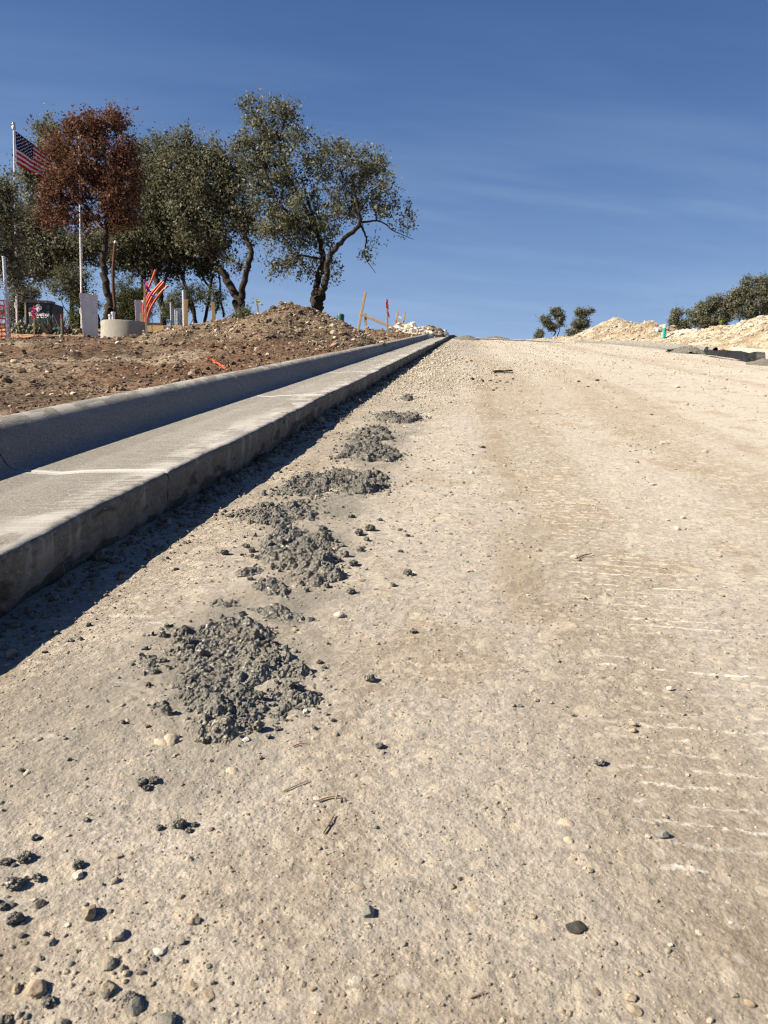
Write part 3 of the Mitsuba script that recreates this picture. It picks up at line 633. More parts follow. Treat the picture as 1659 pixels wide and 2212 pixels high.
spill('dark low heap of spilt cement, second from the top of the line', [[(1010, 400), (1200, 330), (1300, 350), (1360, 420), (1230, 440), (1380, 490), (1470, 530), (1340, 585), (1190, 595), (1050, 560), (890, 570), (1050, 480)]], c2, 407, 0.009, 0.012, 60)
spill('small dark patch of spilt cement, farthest up the line', [[(1230, 250), (1330, 225), (1480, 235), (1600, 270), (1530, 305), (1390, 300)]], c2, 408, 0.008, 0.010, 30)
spill('tiny grey cement crumble above the farthest patch', [[(1410, 115), (1480, 92), (1530, 118), (1470, 136)]], c2, 409, 0.007, 0.008, 10)

# ---------------------------------------------------------------- loose clods and stones, one by one
def lay(name, lib, i, px, py, wpx, mat, label, category, group=None, squash=1.0, spin=None, sink=0.25, long=1.0):
    g = on_ground(px, py); s = g[1]; r = np.random.default_rng(int(px*7+py*13))
    rad = (0.5 if lib is CLODS else 0.55)*wpx*s/1579.5
    v, f = lib[i % len(lib)]; h = np.abs(v[:, 2]).max()*rad*squash
    a = r.uniform(0, 360) if spin is None else spin
    to = T().translate([float(g[0]), float(g[1]), float(g[2]+h*(1-2*sink))]).rotate([0, 0, 1], float(a)).scale([float(rad*long), float(rad), float(rad*squash)])
    key = (id(lib), i % len(lib), mat)
    if key not in PL: PL[key] = mikit.ply((v, f), mat, smooth=(True if lib is CLODS else 28))
    k = numbered(name); scene[k] = {**PL[key], 'to_world': to}; tag(k, label, category, group); return k
PL = {}
MARKS = [('the largest cement heap', 520, 1480), ('the tall rough cement heap', 645, 1215), ('the wide cement smear', 735, 1040), ('the forked twig', 712, 1721), ('the long dark flat stone', 1246, 2003), ('the pointed grey stone', 1430, 1812), ('the greenish grey flat stone', 795, 1968),
         ('the pale pyramid shaped stone', 1462, 1143), ('the two touching tan stones', 1366, 2170), ('the flat grey cement flake', 1294, 1645), ('the clod cluster left of the twigs', 318, 1692), ('the upright leaf shaped stone', 194, 1970), ('the round dark clod', 881, 1240), ('the whitish ragged flake', 349, 2045),
         ('the broad sunk stone', 452, 2139), ('the bent black cable', 1085, 805), ('the tan corner block', 77, 2132), ('the tiny black pebble', 995, 1890), ('the whitest stone', 734, 1328), ('the row of rounded cement lumps', 600, 1105), ('the crumbled clod', 380, 1777), ('the crooked twig', 1264, 1202), ('the rusty red flake', 1288, 2138)]
TAKEN = set()
def where(px, py, what):
    for nm, x, y in sorted(MARKS, key=lambda q: math.hypot(q[1]-px, q[2]-py))[:9]:
        d = ['right', 'lower right', 'below', 'lower left', 'left', 'upper left', 'above', 'upper right'][round(math.degrees(math.atan2(py-y, px-x))/45) % 8]
        rel = {'right': 'to the right of', 'left': 'to the left of', 'below': 'straight below', 'above': 'straight above', 'lower right': 'lower right of', 'lower left': 'lower left of', 'upper left': 'upper left of', 'upper right': 'upper right of'}[d]
        for far in ('', 'far '):
            t = f'{what}, {far}{rel} {nm}'
            if t not in TAKEN: TAKEN.add(t); return t
    return what
ROCKS2 = [rock(200+k, 3, 11) for k in range(9)]
CL = [(881, 1240, 27, 'round dark cement clod on open road right of the tall heap'), (799, 1466, 29, 'grey cement clod right of the largest heap, level with its lower half'), (820, 1608, 22, 'small grey clod below and right of the largest heap'),
      (893, 1362, 20, None), (54, 1850, 38, 'round grey clod, upper right of the pair at the left edge'), (12, 1858, 34, 'grey clod cut by the left edge beside a round one'), (31, 1908, 46, 'large rounded grey clod near the left edge under the pair'),
      (81, 1893, 28, None), (169, 1866, 30, 'grey clod resting against a pale stone'), (32, 1986, 46, 'dark grey clod at the left edge above a chalky patch'), (8, 1956, 26, None), (77, 1806, 24, None), (187, 1767, 19, None), (104, 2166, 36, 'dark clod below the tan block in the bottom left corner'),
      (10, 2204, 44, 'big dark clod in the bottom left corner'), (279, 2158, 40, 'long grey clod lying by the bottom edge on the left'), (420, 1775, 16, None), (386, 1777, 36, 'crumbled grey clod below the largest heap'), (345, 1782, 22, None), (408, 1786, 20, None),
      (308, 1692, 30, 'left lump of a grey clod cluster left of the twigs'), (330, 1686, 32, 'right lump of a grey clod cluster left of the twigs'), (318, 1700, 22, None),
      (758, 1114, 20, None), (697, 1144, 24, None), (800, 1142, 24, None), (775, 1152, 24, None), (792, 1166, 17, None), (778, 1188, 20, None), (763, 1220, 25, 'grey clod just right of the tall rough heap'), (865, 1141, 14, None), (880, 1155, 12, None), (865, 1189, 14, None), (485, 1193, 22, 'lone grey clod on tan road left of the tall rough heap'),
      (533, 1179, 16, None), (544, 1187, 18, None), (849, 1265, 16, None), (758, 1279, 24, None), (540, 1250, 17, None), (571, 1055, 10, None), (821, 1120, 12, None), (498, 1111, 22, None), (1294, 1645, 28, 'flat grey cement flake on clear road right of centre'), (353, 1430, 18, None), (335, 1452, 20, None), (320, 1480, 18, None), (305, 1415, 14, None), (580, 1590, 16, None), (600, 1572, 18, None), (690, 1430, 16, None), (700, 1440, 14, None), (265, 1560, 14, None), (45, 1660, 14, None), (150, 1640, 12, None), (720, 1555, 14, None), (455, 1640, 12, None)]
for i, (x, y, w, lab) in enumerate(CL):
    lay('cement_clod', CLODS, i, x, y, w, 'cement', lab or where(x, y, 'small grey cement clod'), 'clod', 'loose cement clods on the road', 1.0, None, 0.22)
g = 'small loose pebbles on the road'
ST = [(194, 1973, 42, 'brown', 'upright leaf shaped brown stone at the lower left casting a long shadow', 1.5), (146, 1992, 16, 'pale', None, 1), (419, 1988, 30, 'tan', 'tan stone with a black shadow, left of bottom centre', 1), (391, 1933, 17, 'tan', None, 1), (349, 2046, 40, 'pale', 'whitish ragged flake of stone at the lower left', 0.5),
      (234, 2135, 38, 'tan', 'rounded tan stone near the bottom edge, right of a small one', 1), (194, 2146, 18, 'tan', None, 1), (77, 2134, 60, 'tan', 'blocky tan stone in the bottom left corner, largest stone there', 0.9), (36, 2130, 30, 'tan', None, 1), (169, 1887, 33, 'pale', 'pale stone with a grey clod against it at the left', 1), (257, 1843, 18, 'tan', None, 1), (74, 1936, 14, 'pale', None, 1),
      (414, 2122, 36, 'tan', None, 0.5), (452, 2140, 40, 'tan', 'broad flat tan stone sunk in the road near the bottom edge', 0.4), (795, 1970, 32, 'grey', 'greenish grey flat stone at bottom centre', 0.9), (874, 2035, 15, 'grey', None, 1), (995, 1890, 11, 'dark', 'tiny black pebble on bare road right of bottom centre', 1), (811, 1780, 14, 'grey', None, 1), (1032, 1832, 14, 'pale', None, 1),
      (675, 2132, 17, 'tan', None, 1), (978, 1907, 16, 'tan', None, 1), (682, 1735, 11, 'pale', 'tiny white pebble beside the forked twig', 1), (683, 1718, 20, 'pale', None, 0.4), (1013, 2026, 10, 'grey', None, 1), (965, 2051, 10, 'grey', None, 1), (683, 2186, 12, 'pale', None, 1), (767, 2115, 36, 'pale', None, 0.35),
      (1430, 1812, 27, 'grey', 'pointed grey stone with a black shaded side, right of bottom centre', 1.35), (1399, 1811, 14, 'pale', None, 1), (1246, 2003, 48, 'dark', 'long dark flat stone at the lower right', 0.55), (1326, 2037, 15, 'tan', None, 1), (1448, 2042, 11, 'pale', None, 1), (1379, 2106, 16, 'tan', None, 1), (1370, 2184, 33, 'tan', 'lower and larger of two tan stones touching at the bottom right', 1), (1362, 2157, 26, 'tan', 'upper of two tan stones touching at the bottom right', 1),
      (1619, 2169, 24, 'tan', None, 1), (1275, 1882, 16, 'tan', None, 1), (1152, 1978, 17, 'tan', None, 1), (1213, 2178, 16, 'tan', None, 1), (1230, 2184, 17, 'tan', None, 1), (1368, 1562, 15, 'tan', None, 1), (1366, 1575, 16, 'tan', None, 1), (1232, 1630, 14, 'tan', None, 1), (1437, 1765, 14, 'tan', None, 1), (1288, 2139, 26, 'brown', 'rusty red flake pressed into the road at the bottom right', 0.3),
      (1462, 1145, 14, 'pale', 'pale pyramid shaped stone on the right half of the road', 1.3), (1410, 1050, 13, 'pale', None, 1), (1463, 838, 11, 'pale', None, 1), (1443, 1126, 9, 'pale', None, 1), (1475, 1120, 11, 'pale', None, 1), (1376, 1000, 10, 'tan', None, 1), (1135, 1188, 11, 'tan', None, 1), (1163, 1188, 13, 'tan', None, 1), (1240, 1204, 15, 'pale', None, 1), (1250, 1210, 12, 'grey', None, 1), (1041, 966, 16, 'grey', 'grey stone alone on the middle of the upper road', 1),
      (734, 1329, 25, 'pale', 'whitest stone on the road, right of the gap between the two nearest heaps', 1), (519, 1472, 16, 'pale', 'white chip sitting on top of the largest cement heap', 1), (660, 1534, 15, 'pale', None, 1), (531, 1598, 17, 'pale', None, 1), (1240, 1305, 12, 'tan', None, 1), (1258, 1291, 14, 'tan', None, 1), (1206, 1425, 12, 'tan', None, 1), (1448, 1488, 17, 'pale', None, 1), (1140, 1283, 9, 'pale', None, 1), (1122, 1520, 14, 'grey', None, 1), (1160, 1508, 13, 'tan', None, 1), (1110, 1520, 12, 'tan', None, 1), (1190, 1512, 10, 'tan', None, 1),
      (1022, 1090, 9, 'tan', None, 1), (1135, 1050, 8, 'tan', None, 1), (1330, 880, 8, 'pale', None, 1), (1560, 1290, 10, 'tan', None, 1), (810, 1344, 16, 'tan', None, 0.6), (955, 1500, 12, 'tan', None, 0.8), (1075, 1730, 12, 'tan', None, 1), (862, 1940, 11, 'tan', None, 0.8), (560, 1990, 14, 'tan', None, 0.8), (1495, 1690, 14, 'grey', None, 0.7), (1490, 2100, 16, 'tan', None, 0.6), (1580, 1990, 12, 'pale', None, 0.8)]
for i, (x, y, w, k, lab, q) in enumerate(ST):
    lay('stone', ROCKS2, i, x, y, w, 'stone_'+k, lab or where(x, y, {'tan': 'small tan', 'pale': 'small pale', 'grey': 'small grey', 'brown': 'small brown', 'dark': 'small black'}[k]+' loose pebble'), 'stone', 'loose stones on the road', q, None, 0.3 if q > 0.6 else 0.55)
for i, (x, y, w) in enumerate(((1042, 826, 16), (1060, 824, 12), (1072, 812, 8), (1080, 824, 10), (1072, 828, 8), (1096, 826, 12), (1108, 819, 9), (1020, 822, 14), (1073, 840, 8), (1066, 844, 10), (1250, 826, 12), (1290, 824, 14), (1270, 836, 10))):
    lay('dark_clod', CLODS, i, x, y, w*0.72, 'stone_dark', where(x, y, 'dark earth clump on the upper road'), 'clod', 'dark clumps on the upper road', 0.8)
def lying(name, mat, pts, r, label, category, lift=0.5, n=9, sides=6):
    G = np.array([on_ground(*q) for q in pts]); G[:, 2] += np.array([l*r*2+r for l in np.linspace(lift, lift*1.3, len(G))])
    P = curve(G, n); return solo(name, tube(P, np.linspace(r, r*0.6, n), sides), mat, label, category, smooth=True)
lying('twig', 'weathered_wood', [(633, 1608), (648, 1604), (665, 1602)], 0.00110, 'short dark twig just below the largest cement heap', 'twig')
lying('twig', 'lath', [(613, 1704), (640, 1694), (666, 1683)], 0.00115, 'straight grey twig above the forked one', 'twig')
k = lying('twig', 'lath', [(686, 1727), (712, 1720), (738, 1717)], 0.00140, 'forked pale twig crossing a flat stone', 'twig')
G = np.array([on_ground(*q) for q in ((728, 1718), (725, 1729))]); G[:, 2] += 0.006
obj('side_shoot', tube(G, 0.001, 6), 'lath', k, smooth=True)
lying('twig', 'weathered_wood', [(699, 1797), (712, 1775), (722, 1755)], 0.00120, 'dark stem standing steeply below the forked twig', 'twig')
lying('twig', 'weathered_wood', [(1016, 2155), (1034, 2149), (1048, 2142)], 0.00090, 'thin reddish twig near the bottom edge right of centre', 'twig')
lying('twig', 'weathered_wood', [(1250, 1206), (1262, 1202), (1278, 1199)], 0.0022, 'crooked twig beside two pebbles on the right half of the road', 'twig')
lying('cable', 'black_plastic', [(1106, 803), (1090, 804), (1072, 804), (1066, 806), (1085, 807), (1108, 809)], 0.011, 'black bent cable lying folded on the upper road', 'cable', 0.3, 24)

# ---------------------------------------------------------------- trees
def ell(blobs, conv, s):
    out = []
    for cx, cy, rx_, ry_, *o in blobs:
        px, py = conv(cx, cy); q = at(px, py, s); px2, _ = conv(cx+rx_, cy); _, py2 = conv(cx, cy+ry_)
        a = np.linalg.norm(at(px2, py, s)-q); b = np.linalg.norm(at(px, py2, s)-q)
        out.append((q, a, b, 0.5*(a+b) if not o else o[0]*0.5*(a+b), o[1] if len(o) > 1 else 1.0))
    return out
def tree(name, label, blobs, trunks, conv, s, ntips, leaf, per, tone, seed, clump=0.26, bark='bark', category='tree', depth=1.0, lean=0.0, group=None, bare=0.0):
    r = np.random.default_rng(seed); big = s/22.0 if s < 45 else 1.0; leaf *= big*0.80; clump *= big
    E = [(q, a*0.92, b*0.92, c*0.92, w) for q, a, b, c, w in ell(blobs, conv, s)]
    nodes, parent, rad = [], [], []
    for path in trunks:                       # each: [(x, y, radius m, depth offset m)...]; the first point may join an earlier trunk
        P = curve([np.append(at(*conv(a, b), s+dz), rr*0.70*big) for a, b, rr, dz in path], max(6, 5*len(path)))
        prev = -1
        if nodes:
            d = np.linalg.norm(np.array(nodes)-P[0, :3], axis=1); prev = int(d.argmin())
        for k, q in enumerate(P):
            j = q[:3] + r.normal(0, 0.25*abs(q[3]), 3)*(k > 0); nodes.append(j); parent.append(prev); rad.append(q[3]); prev = len(nodes)-1
    ntr = len(nodes); vol = np.array([(a*b)*w for _, a, b, c, w in E]); vol /= vol.sum(); ntips = int(ntips*1.45); per = int(per*1.25)
    tips = []
    for k in r.choice(len(E), ntips, p=vol):
        q, a, b, c, _ = E[k]
        while True:
            u = r.uniform(-1, 1, 3); l = np.linalg.norm(u)
            if l < 1 and l > 0.25: break
        u = u/l*l**0.75*(1+(0.55*r.random()**1.4 if r.random() < 0.28 else -0.06))
        tips.append(q+R0*u[0]*a+np.array([0, 0, 1])*u[2]*b+np.array([0, 1, 0])*u[1]*c*depth)
    tips = np.array(tips); base = np.array(nodes[-1]); main = np.array(nodes)
    order = np.argsort(cKDTree(main).query(tips)[0])
    # grow: every tip links to the nearest wood, through wandering intermediate nodes
    cap = 60000; N = np.zeros((cap, 3)); N[:len(nodes)] = nodes; n = len(nodes)
    par = np.full(cap, -1); par[:n] = parent; free = np.zeros(cap, bool); endn = []
    start = 0 if ntr < 8 else max(2, int(0.25*min(len(trunks[0])*5, ntr)))
    low = np.array([nd[2] for nd in nodes])
    bz = low.min()+0.16*(tips[:, 2].max()-low.min())
    okn = np.zeros(cap, bool); okn[:n] = low > bz
    for ti in order:
        q = tips[ti]; cand = np.nonzero(okn[:n])[0]; v = N[cand]-q
        d = np.linalg.norm(v*np.array([1, 1, 1.0]), axis=1)+0.35*np.clip(N[cand][:, 2]-q[2], 0, None)
        j = cand[d.argmin()]; L = np.linalg.norm(q-N[j]); m = max(1, int(L/0.22)); prev = j; jit = r.normal(0, 0.16*L**0.5*0.35, 3)
        for k in range(1, m+1):
            t = k/m; N[n] = N[j]+(q-N[j])*t+jit*math.sin(t*math.pi)+r.normal(0, 0.025, 3)*(k < m)+np.array([0, 0, 0.10*L*math.sin(t*math.pi)])
            par[n] = prev; okn[n] = True; prev = n; n += 1
        endn.append(prev)
    w = np.zeros(n)
    for e in endn: w[e] += 1
    for k in range(n-1, -1, -1):
        if par[k] >= 0: w[par[k]] += w[k]
    R = 0.0062*np.maximum(w, 1)**0.45
    R[:ntr] = np.maximum(np.minimum(R[:ntr]*0.5, np.array(rad)*1.15), np.array(rad))
    # wood mesh: one tapered piece per node, five or seven sided
    V, Fc, cnt = [], [], 0
    for k in range(n):
        p = par[k]
        if p < 0: continue
        a, b = N[p], N[k]; t = b-a; l = np.linalg.norm(t)
        if l < 1e-5: continue
        t /= l; x, y = frame(t); sd = 9 if k < ntr else (5 if R[k] > 0.02 else 3)
        ra, rb = min(R[p], R[k]*(1.6 if k >= ntr else 9)), R[k]
        ang = np.arange(sd)*2*np.pi/sd; ring = np.cos(ang)[:, None]*x+np.sin(ang)[:, None]*y
        V.append(np.vstack([a-t*ra*0.3+ring*ra, b+t*rb*0.3+ring*rb])); i = np.arange(sd); j = (i+1) % sd
        Fc.append(np.vstack([np.stack([i, j+sd, j], 1), np.stack([i, i+sd, j+sd], 1)])+cnt); cnt += 2*sd
    key = thing(name, label, category, group)
    obj('trunk', (np.vstack(V), np.vstack(Fc)), bark, key, smooth=True)
    # leaves in loose sprays round the twigs
    ends = np.array(endn); ends = ends[r.random(len(ends)) >= bare]; nsh = 5; mid = N[ends].mean(0)
    p0 = np.repeat(np.vstack([N[ends]]), nsh, 0); p0 = p0+(N[np.maximum(par[np.repeat(ends, nsh)], 0)]-p0)*r.uniform(0, 1, (len(p0), 1))
    dr_ = r.normal(0, 1, p0.shape)+0.75*(p0-mid)/(np.linalg.norm(p0-mid, axis=1, keepdims=True)+1e-6)+np.array([0, 0, 0.25]); dr_ /= np.linalg.norm(dr_, axis=1, keepdims=True)
    ln = clump*1.5*np.exp(r.normal(0, 0.35, len(p0))); per = max(5, int(per*0.72))
    centre = p0; nl = len(p0)*per; tt_ = r.uniform(0.05, 1, nl)**0.8
    c = np.repeat(p0, per, 0)+np.repeat(dr_*ln[:, None], per, 0)*tt_[:, None]+r.normal(0, 1, (nl, 3))*clump*0.34
    cols3 = np.repeat(dr_*ln[:, None], 1, 0); tw = [tube([p, p+q*0.95], [0.004, 0.002], 3, False) for p, q in zip(p0[::2], cols3[::2])]
    twv, twf = cat(tw)
    # a few stray leaves out along the twigs
    a = r.normal(size=(nl, 3)); a /= np.linalg.norm(a, axis=1, keepdims=True); b = np.cross(a, r.normal(size=(nl, 3))); b /= np.linalg.norm(b, axis=1, keepdims=True)
    nn = np.cross(a, b); L = leaf*np.exp(r.normal(0, 0.28, nl))[:, None]
    P0, P1, P2, P3 = c-a*L*0.5, c+b*L*0.27+nn*L*0.08, c+a*L*0.5, c-b*L*0.27+nn*L*0.08
    V = np.stack([P0, P1, P2, P3], 1).reshape(-1, 3); o = np.arange(nl)[:, None]*4
    Fl = np.vstack([o+np.array([[0, 1, 2]]), o+np.array([[0, 2, 3]])])
    tc = np.array(tone[0])[None]*np.exp(r.normal(0, 0.22, nl))[:, None]
    sp = np.repeat(np.exp(r.normal(0, 0.22, len(centre))), per)[:, None]; tc = tc*sp
    mixk = r.random(nl) < tone[2]; tc[mixk] = np.array(tone[1])*np.exp(r.normal(0, 0.25, (mixk.sum(), 1)))
    obj('twigs', (twv, twf), bark, key, kind='stuff')
    obj('crown', (V, Fl), 'leaves', key, color=np.repeat(np.clip(tc, 0.003, 0.7), 4, 0))
    return key
A4 = lambda x, y: (431.3+.3*x, 199+.3*y)
A1 = lambda x, y: (.28*x, 199+.28*y)
A8 = lambda x, y: (1393.5+.16*x, 564+.16*y)
A6 = lambda x, y: (1061.7+.36*x, 564+.36*y)
OAK = ((0.118, 0.124, 0.078), (0.22, 0.22, 0.165), 0.30)
DIM = ((0.106, 0.116, 0.073), (0.18, 0.185, 0.135), 0.25)
GREY = ((0.125, 0.131, 0.09), (0.19, 0.19, 0.14), 0.25)
DEAD = ((0.130, 0.068, 0.047), (0.22, 0.135, 0.095), 0.3)
tree('oak_tree', 'tall open crowned oak with a forked dark trunk, standing alone beside the pointed dirt heap',
     [(520, 250, 215, 190), (400, 330, 130, 130), (640, 480, 300, 220), (1040, 530, 260, 190), (1240, 520, 120, 130), (1330, 760, 130, 180), (1470, 940, 70, 90), (850, 820, 300, 190), (600, 800, 160, 160), (510, 600, 170, 140), (450, 760, 90, 110), (490, 890, 110, 140), (570, 980, 120, 110), (720, 1000, 190, 140), (390, 560, 100, 120), (900, 1010, 120, 110), (1060, 800, 150, 130), (620, 1060, 170, 150, 1, .7), (760, 1240, 200, 90, 1, .8), (580, 1270, 110, 70, 1, .6), (960, 1260, 90, 90, 1, .8), (1200, 1130, 50, 130, 1, .35), (350, 130, 50, 110, 1, 1.2), (650, 130, 50, 100, 1, 1.2), (300, 420, 60, 80)],
     [[(852, 1700, .26, 0), (850, 1560, .23, 0), (846, 1470, .22, 0), (842, 1420, .15, 0), (856, 1330, .13, 0), (885, 1200, .12, .2), (850, 1000, .10, .3), (770, 860, .08, .1), (690, 700, .06, -.2), (600, 520, .04, -.2), (560, 300, .02, 0)],
      [(850, 1490, .2, 0), (880, 1440, .14, -.1), (905, 1350, .13, -.3), (940, 1180, .11, -.5), (1040, 1060, .09, -.6), (1150, 950, .085, -.5), (1130, 800, .05, -.6), (1100, 620, .03, -.5)],
      [(1150, 950, .06, -.5), (1200, 1050, .035, -.4), (1190, 1180, .022, -.3), (1265, 1300, .01, -.3)], [(1150, 940, .05, -.5), (1300, 930, .035, 0), (1400, 1000, .02, .2), (1540, 1060, .01, .3)],
      [(850, 1010, .08, .3), (780, 780, .05, .8), (740, 640, .04, 1.0)], [(885, 1200, .06, .2), (700, 1180, .03, -.5), (560, 1260, .015, -.7)], [(850, 1010, .07, .3), (600, 830, .05, -.9), (430, 480, .03, -1.2)]],
     A4, 30.0, 560, 0.10, 9, OAK, 501, 0.19)
tree('oak_tree', 'green oak on two dark leaning stems between the tall lone oak and the thicket',
     [(1450, 400, 110, 100), (1400, 620, 200, 190), (1570, 520, 110, 130), (1600, 700, 140, 200), (1500, 900, 230, 200), (1650, 900, 120, 190), (1560, 1130, 180, 110, 1, .6), (1680, 1090, 100, 120, 1, .5), (1480, 330, 30, 50), (1700, 560, 110, 150), (1720, 760, 110, 160), (1350, 480, 90, 90), (1950, 1080, 80, 90), (1850, 820, 130, 170), (1790, 590, 110, 150), (1890, 960, 100, 120), (1850, 1290, 130, 80, 1, .5), (1760, 980, 130, 150)],
     [[(1905, 1800, .24, 0), (1880, 1690, .22, 0), (1840, 1560, .18, 0), (1740, 1390, .15, 0), (1650, 1250, .12, .2), (1560, 1000, .09, .3), (1480, 700, .06, .2), (1450, 480, .03, 0)],
      [(1880, 1700, .17, 0), (1890, 1560, .14, -.2), (1925, 1380, .12, -.4), (1965, 1240, .10, -.4), (1900, 1090, .08, -.3), (1870, 980, .06, -.2), (1750, 800, .04, 0)]],
     lambda x, y: (.28*x-7, 199+.28*y), 31.0, 520, 0.10, 9, OAK, 502, 0.22)
tree('oak_tree', 'dense green oak in the middle of the thicket behind the orange conduits',
     [(1160, 460, 110, 95), (1180, 700, 200, 210), (1300, 880, 190, 190), (1080, 900, 170, 160), (1250, 1090, 220, 120), (1030, 1110, 190, 90), (1250, 380, 30, 40)],
     [[(1265, 1850, .14, 0), (1240, 1560, .13, 0), (1150, 1280, .11, 0), (1130, 1050, .09, 0), (1180, 700, .05, 0)], [(1000, 1800, .13, .5), (1110, 1430, .12, .5), (1010, 1260, .10, .5), (960, 1130, .07, .3)], [(1240, 1560, .08, 0), (1330, 1250, .07, .4), (1340, 1000, .05, .4)]],
     A1, 32.0, 400, 0.105, 10, DIM, 503, 0.24)
tree('oak_tree', 'multi stemmed dark oak with many thin bare trunks behind the grey pipes',
     [(1420, 1080, 190, 110), (1620, 1180, 130, 110), (1300, 1180, 170, 110), (1480, 1280, 200, 70, 1, .7), (1250, 1330, 170, 90, 1, .8), (1100, 1300, 150, 120, 1, .8), (1560, 1360, 110, 80, 1, .5), (960, 1250, 120, 110)],
     [[(1520, 1830, .085, 0), (1470, 1600, .08, 0), (1390, 1380, .07, 0), (1350, 1150, .05, 0)], [(1570, 1830, .07, 0), (1610, 1600, .065, 0), (1640, 1350, .05, 0), (1600, 1150, .04, 0)], [(1530, 1830, .06, .4), (1420, 1480, .05, .3), (1450, 1200, .04, .2)],
      [(1740, 1830, .05, .5), (1700, 1620, .05, .4), (1560, 1420, .045, .3), (1500, 1200, .03, .2)], [(1600, 1840, .05, -.4), (1680, 1650, .05, -.4), (1700, 1500, .04, -.3), (1660, 1250, .03, -.3)]],
     A1, 33.0, 330, 0.105, 10, DIM, 504, 0.24)
tree('dead_oak_tree', 'oak with brown withered leaves standing among the green trees on the left',
     [(680, 310, 170, 120), (900, 245, 85, 85), (555, 255, 70, 60), (490, 470, 140, 130), (750, 520, 200, 190), (940, 480, 90, 110), (540, 720, 200, 160), (430, 830, 90, 110), (880, 700, 150, 190), (1010, 430, 50, 50), (580, 960, 150, 70), (850, 900, 130, 110), (980, 590, 70, 90), (420, 960, 110, 70), (930, 960, 130, 90), (960, 780, 90, 120)],
     [[(815, 1800, .17, 0), (845, 1640, .16, 0), (812, 1450, .15, 0), (802, 1250, .13, 0), (820, 1050, .11, 0), (800, 800, .08, 0), (740, 500, .05, 0), (700, 350, .03, 0)], [(820, 1060, .08, 0), (640, 850, .06, -.3), (520, 620, .04, -.3)], [(800, 820, .06, 0), (900, 560, .04, .3), (900, 300, .02, .2)]],
     A1, 22.4, 400, 0.095, 13, DEAD, 505, 0.21, depth=0.8)
tree('oak_tree', 'green oak behind the brown withered one, showing at its left side',
     [(330, 310, 50, 60), (400, 340, 80, 70), (250, 640, 70, 90), (280, 760, 60, 60), (230, 950, 120, 110), (180, 1120, 120, 150), (330, 1060, 150, 130), (420, 1240, 190, 110), (260, 1330, 190, 100), (650, 1190, 220, 100), (420, 560, 120, 200), (860, 1170, 130, 90)],
     [[(560, 1800, .10, 0), (555, 1640, .09, 0), (540, 1450, .08, 0), (430, 1250, .08, 0), (350, 1000, .07, 0), (370, 600, .05, 0), (390, 380, .02, 0)], [(760, 1820, .13, .4), (700, 1620, .12, .4), (560, 1480, .1, .3), (520, 1280, .07, .2)], [(540, 1500, .05, 0), (640, 1300, .05, .2), (700, 1190, .03, .2)]],
     A1, 33.0, 400, 0.11, 12, OAK, 506, 0.25)
tree('oak_tree', 'green oak cut off by the left edge of the picture',
     [(20, 740, 80, 70), (-30, 850, 120, 130), (60, 980, 100, 90), (30, 1130, 110, 130), (60, 1290, 110, 100), (100, 1420, 90, 80), (-160, 1000, 180, 220)],
     [[(-80, 1850, .15, 0), (-90, 1550, .13, 0), (-70, 1250, .1, 0), (-40, 950, .06, 0)], [(-90, 1550, .08, 0), (40, 1300, .05, .2), (60, 1100, .03, .2)]],
     A1, 19.0, 260, 0.09, 12, OAK, 507, 0.23)
tree('oak_sapling', 'slim dark sapling silhouetted against sky between sign and white board', [(480, 1500, 90, 60, 1, .8), (600, 1540, 80, 60), (560, 1440, 120, 60)],
     [[(555, 1850, .045, 0), (555, 1700, .04, 0), (560, 1580, .03, 0), (590, 1480, .02, 0)], [(555, 1730, .025, 0), (500, 1670, .02, 0), (470, 1600, .012, 0)]], A1, 27.0, 60, 0.075, 14, DIM, 508, 0.2)
def bush(label, blobs, base, s, n, tone, seed, leaf=0.06, conv=A1, clump=0.15, name='shrub', per=16):
    return tree(name, label, blobs, [[(base[0]+dx, base[1], .025, 0), (base[0]+dx*2, base[1]-50, .02, 0), (base[0]+dx*3, base[1]-110, .012, 0)] for dx in (-30, 0, 30)], conv, s, n, leaf, per, tone, seed, clump, category='shrub')
JUN = ((0.075, 0.088, 0.036), (0.12, 0.13, 0.06), 0.3)
bush('feathery green juniper behind the concrete ring', [(980, 1560, 90, 130), (1050, 1650, 110, 120), (920, 1640, 70, 90), (1000, 1740, 120, 60)], (990, 1850), 25, 170, JUN, 520, 0.05)
bush('soft green juniper behind the gap right of the dark sign', [(640, 1660, 50, 90), (600, 1760, 60, 70), (700, 1640, 60, 60)], (620, 1850), 27, 70, JUN, 521, 0.05)
bush('green shrub behind the left end of the dark sign', [(150, 1620, 70, 90), (110, 1700, 70, 80), (220, 1560, 60, 60)], (140, 1850), 28, 80, DIM, 522, 0.06)
bush('low grey green shrub between the leaning oak and the ribboned lath', [(1895, 1740, 50, 50), (1850, 1770, 50, 50)], (1880, 1860), 30, 40, DIM, 523, 0.06)
bush('fine leaved green shrub behind the grey pipes', [(1400, 1600, 90, 90, 1, .7), (1330, 1680, 70, 90), (1500, 1560, 60, 70, 1, .6), (1640, 1580, 70, 90, 1, .6)], (1400, 1860), 32, 90, DIM, 524, 0.06)
tree('oak_tree', 'large dark oak at the right edge above the pale bank', [(1440, 340, 150, 120), (1600, 320, 110, 110), (1280, 480, 170, 130), (1560, 520, 220, 170), (1350, 660, 190, 120), (1640, 690, 160, 110), (1380, 240, 40, 40), (1800, 480, 200, 220), (1180, 540, 90, 80)],
     [[(1530, 960, .26, 0), (1520, 800, .22, 0), (1500, 680, .18, 0), (1420, 500, .10, 0)], [(1520, 800, .12, 0), (1620, 650, .10, .3), (1640, 450, .06, .3)], [(1510, 780, .12, 0), (1320, 680, .09, .3), (1250, 560, .05, .3)]], A8, 60, 460, 0.14, 11, GREY, 530, 0.22)
